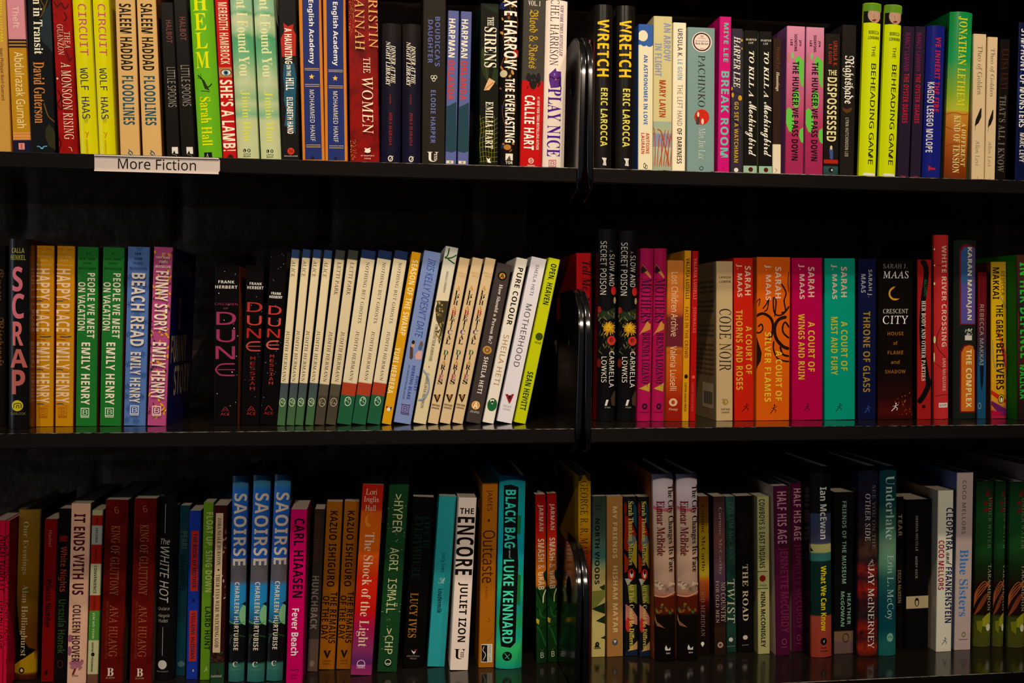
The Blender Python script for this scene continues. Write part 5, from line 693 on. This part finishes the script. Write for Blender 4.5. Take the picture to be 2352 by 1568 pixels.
# bracket plates: sheet with rounded front top corner, oval hole and rolled front rim
def plate(x, sgn, z, label, ht=.1625, back=.125, drop=.024, tilt=0., hole=True):
    CA, CB = .060, .055
    curve = [(CA-CA*math.cos(k/14*math.pi/2)-.001, ht-CB+CB*math.sin(k/14*math.pi/2)) for k in range(1, 15)]
    front = [(.004, -drop), (-.0005, -drop+.012), (-.002, 0), (-.0015, ht-CB)]+curve
    cu = bpy.data.curves.new('bracket', 'CURVE'); cu.dimensions = '2D'; cu.fill_mode = 'BOTH'; cu.extrude = .0006; cu.resolution_u = 10
    pts = front+[(back, ht-.002), (back, -.002), (.300, -.004), (.300, -drop-.020), (.05, -drop-.012)]
    s = cu.splines.new('POLY'); s.points.add(len(pts)-1); s.use_cyclic_u = True
    for q, (a_, b_) in zip(s.points, pts): q.co = (a_, b_, 0, 1)
    s = cu.splines.new('POLY') if hole else None
    if hole: s.points.add(27); s.use_cyclic_u = True
    for k, q in enumerate(s.points if hole else ()):
        t = k/28*2*math.pi; q.co = (.046+.016*math.cos(t), ht*.66+.017*math.sin(t), 0, 1)
    t_o = bpy.data.objects.new('tmp', cu); COL.objects.link(t_o); bpy.context.view_layer.update()
    me = bpy.data.meshes.new_from_object(t_o.evaluated_get(bpy.context.evaluated_depsgraph_get()))
    bpy.data.objects.remove(t_o)
    for v in me.vertices: v.co = (v.co.z, v.co.x, v.co.y)
    me.materials.clear(); me.materials.append(M_BR); me.name = 'bracket_plate'
    root = bpy.data.objects.new('shelf_bracket', None); COL.objects.link(root); root.location = (x, 0, z); root.rotation_euler = (0, tilt, 0)
    tag(root, label, 'shelf bracket', 'shelf end brackets')
    ob = bpy.data.objects.new('side_plate', me); COL.objects.link(ob); ob.parent = root
    # rim: sheet edge folded over toward the neighbouring bay
    sec = [(-.0006, .0014), (-.0006, .0004), (-.0004, -.0002), (.0001, -.0006), (.0006, -.0007), (.0014, -.0007), (.0042, -.0007), (.0050, -.0007), (.0054, -.0005), (.0058, -.0001), (.0058, .0006), (.0058, .0012), (.0058, .0042)]
    VV = []; FF = []
    for i, (y, zz) in enumerate(front):
        a_ = front[max(0, i-1)]; c_ = front[min(len(front)-1, i+1)]
        t = Vector((c_[0]-a_[0], c_[1]-a_[1])).normalized(); nrm = Vector((t.y, -t.x))
        fade = min(1, (i+.4)/2)
        for (u, d) in sec: VV.append((sgn*u*fade, y+nrm.x*d, zz+nrm.y*d))
    m_ = len(sec)
    for i in range(len(front)-1):
        for k in range(m_-1): FF.append((i*m_+k, i*m_+k+1, (i+1)*m_+k+1, (i+1)*m_+k))
    r_ = mesh_obj('folded_rim', VV, FF, [M_BR], root, smooth=True)
    sm = r_.modifiers.new('thick', 'SOLIDIFY'); sm.thickness = .0008
for nme, z in rows:
    plate(XLE+.0014, 1, z, f'black end plate with round hole, left bay side, beside the {nme}', tilt=math.radians(1.45))
    plate(XRS-.0008, -1, z, f'plain black end plate, right bay side, beside the {nme}', hole=False)

# shelf label
def label_holder():
    p0 = atY(217, 357, -.003); p1 = atY(505, 365, -.003); q0 = atY(217, 391, -.003); q1 = atY(503, 398, -.003)
    VV = []; FF = []
    z_t0, z_t1, z_b0, z_b1 = p0.z, p1.z, q0.z, q1.z
    root = bpy.data.objects.new('shelf_label', None); COL.objects.link(root); root.location = (0, 0, 0)
    tag(root, 'white card label in a clear holder clipped on the upper left shelf edge', 'shelf label')
    M_C = mat('#C8BCB4', .35); M_K = mat('#141210', .5)
    GZ = [(p0.x, z_b0), (p1.x-.002, z_b1), (p1.x, z_b1+.003), (p1.x, z_t1-.002), (p1.x-.001, z_t1), (p0.x, z_t0)]
    V_ = [(x, -.0032, z) for x, z in GZ]+[(x, -.0004, z) for x, z in GZ]
    n = len(GZ); F_ = [tuple(range(n)), tuple(range(2*n-1, n-1, -1))]+[(i, i+n, (i+1) % n+n, (i+1) % n) for i in range(n)]
    card = mesh_obj('card', V_, F_, [M_C], root)
    V_ = []; F_ = []
    box_geo(p0.x, p1.x-.001, -.0046, -.0033, min(z_t0, z_t1)-.0004, min(z_t0, z_t1)+.0008, V_, F_)
    box_geo(p0.x, p1.x-.001, -.0046, -.0033, max(z_b0, z_b1)-.0012, max(z_b0, z_b1), V_, F_)
    mesh_obj('holder_lip', V_, F_, [mat('#E0D4CC', .15)], root)
    a0 = atY(271, 363, -.0034); a1 = atY(450, 392, -.0034)
    VV_, PP_ = GL[('More Fiction', 'S')]
    sl = (z_t1-z_t0)/(p1.x-p0.x)
    mesh_obj('printed_words', [(a0.x+(a1.x-a0.x)*u, -.0034, a1.z+(a0.z-a1.z)*v+sl*(a1.x-a0.x)*(u-.5)) for u, v in VV_], PP_, [M_K], card)

# ================================================================ building the books
keys = {('More Fiction', 'S')}
for b in BOOKS:
    for it in b['items']:
        if it[0] in 'vh': keys.add((it[2], it[3]))
        elif it[0] == 's': keys |= {(c, it[3]) for c in it[2]}
    for it in b['side']:
        if it[1]: keys.add((it[1], it[2]))
prepare(sorted(keys))
label_holder()

TY = .045
for i, b in enumerate(BOOKS):
    ox, oy, k = SEC[b['sec']]; x0, x1, xt, yt, yb = b['q']; row = b['sec'][0]; zs = SHELF[row]
    px = lambda x, y: (ox+x/k, oy+y/k)
    if row == 'T': Y = b['s'] if b['s'] is not None else TY
    elif b['s'] is not None: Y = b['s']
    else:
        Y = atZ(*px((x0+x1)/2, yb), zs+.0003).y; Y = max(.045, min(.07, Y)) if row == 'M' else max(.012, min(.12, Y))
    P0 = atY(*px(x0, yb), Y); P1 = atY(*px(x1, yb), Y); PT = atY(*px(xt, yt), Y)
    th = math.atan2(PT.x-P0.x, PT.z-P0.z)
    w = (P1.x-P0.x)*math.cos(th)
    xb = P0.x+(zs-P0.z)*math.tan(th)            # left edge carried down to the shelf
    H = (PT.z-zs)/math.cos(th)
    b.update(Y=Y, th=th, w=w, H=H, xl=xb, xc=xb+w/2/math.cos(th), bay=(row, 0 if P0.x < XJ else 1))
# keep neighbours from cutting into each other
bays = {}
for b in BOOKS: bays.setdefault(b['bay'], []).append(b)
for bb in bays.values():
    bb.sort(key=lambda q: q['xc'])
    for it_ in range(2):
        for p_, n_ in zip(bb, bb[1:]):
            hh = min(p_['H'], n_['H'])
            ov = max((p_['xc']+p_['w']/2/math.cos(p_['th'])+z*math.tan(p_['th']))-(n_['xc']-n_['w']/2/math.cos(n_['th'])+z*math.tan(n_['th'])) for z in (0, hh))+.0003
            if ov > 0:
                p_['w'] -= ov/2; p_['xc'] -= ov/4; n_['w'] -= ov/2; n_['xc'] += ov/4
GRP = {('T', 0): 'books on the upper shelf, left bay', ('T', 1): 'books on the upper shelf, right bay', ('M', 0): 'books on the middle shelf, left bay',
       ('M', 1): 'books on the middle shelf, right bay', ('L', 0): 'books on the bottom shelf, left bay', ('L', 1): 'books on the bottom shelf, right bay'}

def profile(w, D, hc):
    """outer outline of the cover seen from above, right fore-edge round the spine to the left fore-edge; returns points and slot ids"""
    out = [((w/2, D), 2)]
    if hc:
        bu = min(.0045, w*.16)
        out.append(((w/2, .006), 2)); out.append(((w/2-.0005, .0035), 0))
        for i in range(13):
            t = 1-2*i/12; out.append(((t*(w/2-.0006), .0030-bu*(1-t*t)*1.0), 0))
        out.append(((-w/2+.0005, .0035), 0)); out.append(((-w/2, .006), 1))
    else:
        bu = 0; r = min(.0012, w*.15)
        out.append(((w/2, r), 2)); out.append(((w/2-r*.3, r*.3), 0)); out.append(((w/2-r, 0), 0)); out.append(((-w/2+r, 0), 0)); out.append(((-w/2+r*.3, r*.3), 0)); out.append(((-w/2, r), 1))
    out.append(((-w/2, D), 1))
    return out, bu
def surf(w, hc):
    if hc:
        bu = min(.0045, w*.16)
        return lambda x: .0030-bu*(1-min(1, abs(x)/(w/2-.0006))**2)
    return lambda x: 0.0
def build(b):
    global GAIN
    L_ = LIT[b['sec']]; GAIN = (L_*1.06, L_*.98, L_*.96)
    w, H, D, hc = b['w'], b['H'], b['D'], b['hc']
    ox, oy, k = SEC[b['sec']]; Y, th = b['Y'], b['th']; zs = SHELF[b['sec'][0]]
    name = 'hardback_book' if hc else 'paperback_book'
    root = bpy.data.objects.new(name, None); COL.objects.link(root); root.empty_display_size = .05
    c_, s_ = math.cos(th), math.sin(th)
    if hc: H0 = H
    def loc(x, y):                    # picture point -> spine coordinates (across, up)
        q = atY(ox+x/k, oy+y/k, Y); dx = q.x-b['xc']; dz = q.z-zs
        return dx*c_-dz*s_, dx*s_+dz*c_
    # ---- cover
    pr, bu = profile(w, D, hc); t = .0026 if hc else .0004
    n = len(pr); outer = [p_[0] for p_ in pr]
    inner = []
    for (x, y) in outer:
        inner.append((max(-w/2+t, min(w/2-t, x)), max(t+(.003 if hc else 0), y) if y < .004 else y))
    VV = []; FF = []; MI = []
    for z in (0, H):
        VV += [(x, y, z) for x, y in outer]+[(x, y, z) for x, y in inner]
    N2 = 2*n
    for i in range(n-1):
        m = pr[i+1][1] if pr[i][1] == 2 and i == 0 else pr[i][1]
        m = 2 if i == 0 else (1 if i == n-2 else 0)
        FF.append((i, i+N2, i+1+N2, i+1)); MI.append(m)
        FF.append((n+i, n+i+1, n+i+1+N2, n+i+N2)); MI.append(3)
        FF.append((i, i+1, n+i+1, n+i)); MI.append(m)
        FF.append((N2+i, N2+n+i, N2+n+i+1, N2+i+1)); MI.append(m)
    for e in (0, n-1): FF.append((e, n+e, N2+n+e, N2+e)); MI.append(3)
    col = b['col']; yt, yb = b['q'][3], b['q'][4]
    if not isinstance(col, str):
        xm = lambda y: (b['q'][2]+(b['q'][0]-b['q'][2])*(y-yt)/(yb-yt))+(b['q'][1]-b['q'][0])/2
        stops = [(loc(xm(y), y)[1]/H, h_) for y, h_ in col]
        # keep printed edges crisp
        top = col[0][1]
    else: stops = col; top = col
    ms = ramp_mat(stops, H, b['r'], b['mot']) if (not isinstance(stops, str) or b['mot']) else mat(stops, b['r'])
    cov = mesh_obj('cover', VV, FF, [ms, mat(b['lc'] or top, b['r']), mat(b['rc'] or top, b['r']), mat('#B0A48C', .8)], root, MI)
    # ---- pages
    VV = []; FF = []; ins = .0035 if hc else .0004; tt = t+.0002
    box_geo(-w/2+tt, w/2-tt, .0045 if hc else .0010, D-(.004 if hc else .0006), ins, H-ins, VV, FF)
    mesh_obj('page_block', VV, FF, [PAGE], root)
    # ---- printed matter, gathered per kind
    fy = surf(w, hc); groups = {}; layer = [0]
    lim = w/2-.0002
    def put(nm, pts, faces, colr):
        layer[0] += 1; off = .00006+.000012*layer[0]
        g = groups.setdefault(nm, ([], [], [], [])); base = len(g[0])
        pts = [(max(-lim, min(lim, x)), max(.0004, min(H-.0004, z))) for x, z in pts]
        if hc:
            bm = bmesh.new(); vs = [bm.verts.new((x, 0, z)) for x, z in pts]
            for f in faces:
                try: bm.faces.new([vs[i] for i in f])
                except ValueError: pass
            lo = min(p_[0] for p_ in pts); hi = max(p_[0] for p_ in pts)
            nc = max(1, int((hi-lo)/(w*.06)))
            for q in range(1, nc):
                bmesh.ops.bisect_plane(bm, geom=bm.verts[:]+bm.edges[:]+bm.faces[:], plane_co=(lo+(hi-lo)*q/nc, 0, 0), plane_no=(1, 0, 0))
            bm.verts.index_update(); bmesh.ops.triangulate(bm, faces=bm.faces[:]); bm.verts.index_update()
            pts = [(v.co.x, v.co.z) for v in bm.verts]; faces = [tuple(v.index for v in f.verts) for f in bm.faces]; bm.free()
        g[0].extend((x, fy(x)-off, z) for x, z in pts)
        m_ = mat(colr, b['r'])
        if m_ not in g[3]: g[3].append(m_)
        g[1].extend(tuple(base+i for i in f) for f in faces); g[2].extend([g[3].index(m_)]*len(faces))
    sc_ = None
    def boxm(y0, y1, xa, xb_):        # picture box -> centre, half sizes in metres along the spine axes
        cx, cz = loc((xa+xb_)/2, (y0+y1)/2)
        a_ = atY(ox+(xa+xb_)/2/k, oy+y0/k, Y); c2 = atY(ox+(xa+xb_)/2/k, oy+y1/k, Y); d1 = atY(ox+xa/k, oy+(y0+y1)/2/k, Y); d2 = atY(ox+xb_/k, oy+(y0+y1)/2/k, Y)
        return cx, cz, abs(d2.x-d1.x)/2, abs(a_.z-c2.z)/2
    few = {q for q in ('cover_art', 'band', 'jacket') if 0 < sum(1 for it in b['items'] if it[1] == q) <= 5}
    for n_it, it in enumerate(b['items']):
        kd = it[0]
        if it[1] in few: it = it[:1]+(f'{it[1]}|{n_it}',)+it[2:]
        if kd in 'vh':
            _, nm, tx, f, cl, y0, y1, xa, xb_ = it
            Vg, Pg = GL[(tx, f)]
            if not Vg: continue
            cx, cz, hx, hz = boxm(y0, y1, xa, xb_)
            if kd == 'v': hz = hz/c_; pts = [(cx-hx+2*hx*v, cz+hz-2*hz*u) for u, v in Vg]
            else: pts = [(cx-hx+2*hx*u, cz-hz+2*hz*v) for u, v in Vg]
            put(nm, pts, Pg, cl)
        elif kd == 's':
            _, nm, tx, f, cols, y0, y1, xa, xb_, gap = it
            cx, cz, hx, hz = boxm(y0, y1, xa, xb_); hz /= c_; st = 2*hz/len(tx)
            for j, ch in enumerate(tx):
                Vg, Pg = GL[(ch, f)]; z1_ = cz+hz-j*st; z0_ = z1_-st*(1-gap); wx = hx*(.42 if ch == 'I' else 1)
                put(nm, [(cx-wx+2*wx*u, z0_+(z1_-z0_)*v) for u, v in Vg], Pg, cols.get(str(j), cols['d']))
        elif kd == 'r':
            _, nm, cl, y0, y1, xa, xb_ = it; cx, cz, hx, hz = boxm(y0, y1, xa, xb_)
            put(nm, [(cx-hx, cz-hz), (cx+hx, cz-hz), (cx+hx, cz+hz), (cx-hx, cz+hz)], [(0, 1, 2, 3)], cl)
        elif kd == 'e':
            _, nm, cl, y0, y1, xa, xb_ = it; cx, cz, hx, hz = boxm(y0, y1, xa, xb_)
            put(nm, [(cx+hx*math.cos(q*math.pi/12), cz+hz*math.sin(q*math.pi/12)) for q in range(24)], [tuple(range(24))], cl)
        elif kd == 'o':
            _, nm, cl, y0, y1, xa, xb_, wd = it; cx, cz, hx, hz = boxm(y0, y1, xa, xb_); r_ = 1-2*wd
            pts = [(cx+hx*math.cos(q*math.pi/12), cz+hz*math.sin(q*math.pi/12)) for q in range(24)]+[(cx+hx*r_*math.cos(q*math.pi/12), cz+hz*r_*math.sin(q*math.pi/12)) for q in range(24)]
            put(nm, pts, [(q, (q+1) % 24, 24+(q+1) % 24, 24+q) for q in range(24)], cl)
        elif kd == 'g':
            pts = [loc(x, y) for x, y in it[3]]; put(it[1], pts, [tuple(range(len(pts)))], it[2])
        elif kd == 'l':
            pp = [Vector(loc(x, y)) for x, y in it[3]]; hw = it[4]/k/2*.00051
            # smooth the stroke and taper it
            sm = []
            for q in range(len(pp)-1):
                p0_, p1_, p2_, p3_ = pp[max(0, q-1)], pp[q], pp[q+1], pp[min(len(pp)-1, q+2)]
                for u in ((0, .25, .5, .75) if len(pp) > 2 else (0,)):
                    sm.append(.5*((2*p1_)+(p2_-p0_)*u+(2*p0_-5*p1_+4*p2_-p3_)*u*u+(3*p1_-p0_-3*p2_+p3_)*u**3))
            sm.append(pp[-1]); pts = []; m_ = len(sm)
            for q, v in enumerate(sm):
                d = (sm[min(m_-1, q+1)]-sm[max(0, q-1)]); d = d.normalized() if d.length else Vector((0, 1)); nn = Vector((-d.y, d.x))*hw*(.55 if q in (0, m_-1) else 1)
                pts += [tuple(v+nn), tuple(v-nn)]
            put(it[1], pts, [(2*q, 2*q+1, 2*q+3, 2*q+2) for q in range(m_-1)], it[2])
        elif kd == 'x':
            _, nm, cls, cnt, y0, y1, xa, xb_, sx, sy, seed = it; R = random.Random(seed); kk = .00051/k/2
            yt_, yb_ = b['q'][3], b['q'][4]
            for q in range(cnt):
                y = R.uniform(y0, y1); x = R.uniform(xa, xb_)
                cx, cz = loc(x, y)
                if (y1-y0) > 700: cx = R.uniform(-w/2, w/2)*.94
                an = R.uniform(-.9, .9); a_ = sx*kk*R.uniform(.6, 1.2); c2 = sy*kk*R.uniform(.6, 1.2)
                pts = [(cx+a_*math.cos(t_*.785)*math.cos(an)-c2*math.sin(t_*.785)*math.sin(an), cz+a_*math.cos(t_*.785)*math.sin(an)+c2*math.sin(t_*.785)*math.cos(an)) for t_ in range(8)]
                put(nm, pts, [tuple(range(8))], R.choice(cls))
    for nm, (v_, f_, mi_, ml_) in groups.items(): mesh_obj(nm.split('|')[0], v_, f_, ml_, cov, mi_)
    # ---- lettering on the boards
    sd = {}
    for (kd, tx, f, cl, d0, d1, z0_, z1_) in b['side']:
        d0, d1, z0_, z1_ = d0/100, d1/100, z0_/100, z1_/100
        Vg, Pg = GL[(tx, f)] if tx else ([(0, 0), (1, 0), (1, 1), (0, 1)], [(0, 1, 2, 3)])
        X = (w/2+.0001+.00003*len(sd)) if kd[0] == 'R' else -(w/2+.0001+(.0001 if cl == '#1A1612' else 0))
        nm = f'front_cover_word|{len(sd)}' if kd[0] == 'R' else ('barcode' if not tx else 'back_cover_text')
        g = sd.setdefault(nm, ([], [], [], [])); base = len(g[0])
        for u, v in Vg:
            yy = d0+(d1-d0)*(u if kd[0] == 'R' else 1-u); g[0].append((X, yy, z0_+(z1_-z0_)*v))
        m_ = mat(cl, b['r'])
        if m_ not in g[3]: g[3].append(m_)
        g[1].extend(tuple(base+i for i in p_) for p_ in Pg); g[2].extend([g[3].index(m_)]*len(Pg))
    for nm, (v_, f_, mi_, ml_) in sd.items(): mesh_obj(nm.split('|')[0], v_, f_, ml_, cov, mi_)
    return root
PAGE = bpy.data.materials.new('paper_edges'); PAGE.use_nodes = True
_p = PAGE.node_tree.nodes['Principled BSDF']; _p.inputs['Base Color'].default_value = (.42, .37, .29, 1); _p.inputs['Roughness'].default_value = .9
def place(root, b):
    th = b['th']; root.rotation_euler = (0, th, 0); lift = abs(math.sin(th))*b['w']/2
    root.location = (b['xc'], b['Y'], SHELF[b['sec'][0]]+lift+.0003)
    b0 = b['src'] or b
    if b['src']: root.scale = (b['w']/b0['w'], 1, b['H']/b0['H'])
    tag(root, b['label'], 'book', GRP[b['bay']])
for b in BOOKS:
    if b['src'] is None:
        b['root'] = build(b); place(b['root'], b)
for b in BOOKS:
    if b['src'] is not None:
        r0 = b['src']['root']; r = r0.copy(); COL.objects.link(r)
        for ch in list(r0.children):
            c = ch.copy(); c.parent = r; COL.objects.link(c)
            for g in list(ch.children):
                d = g.copy(); d.parent = c; COL.objects.link(d)
        place(r, b)
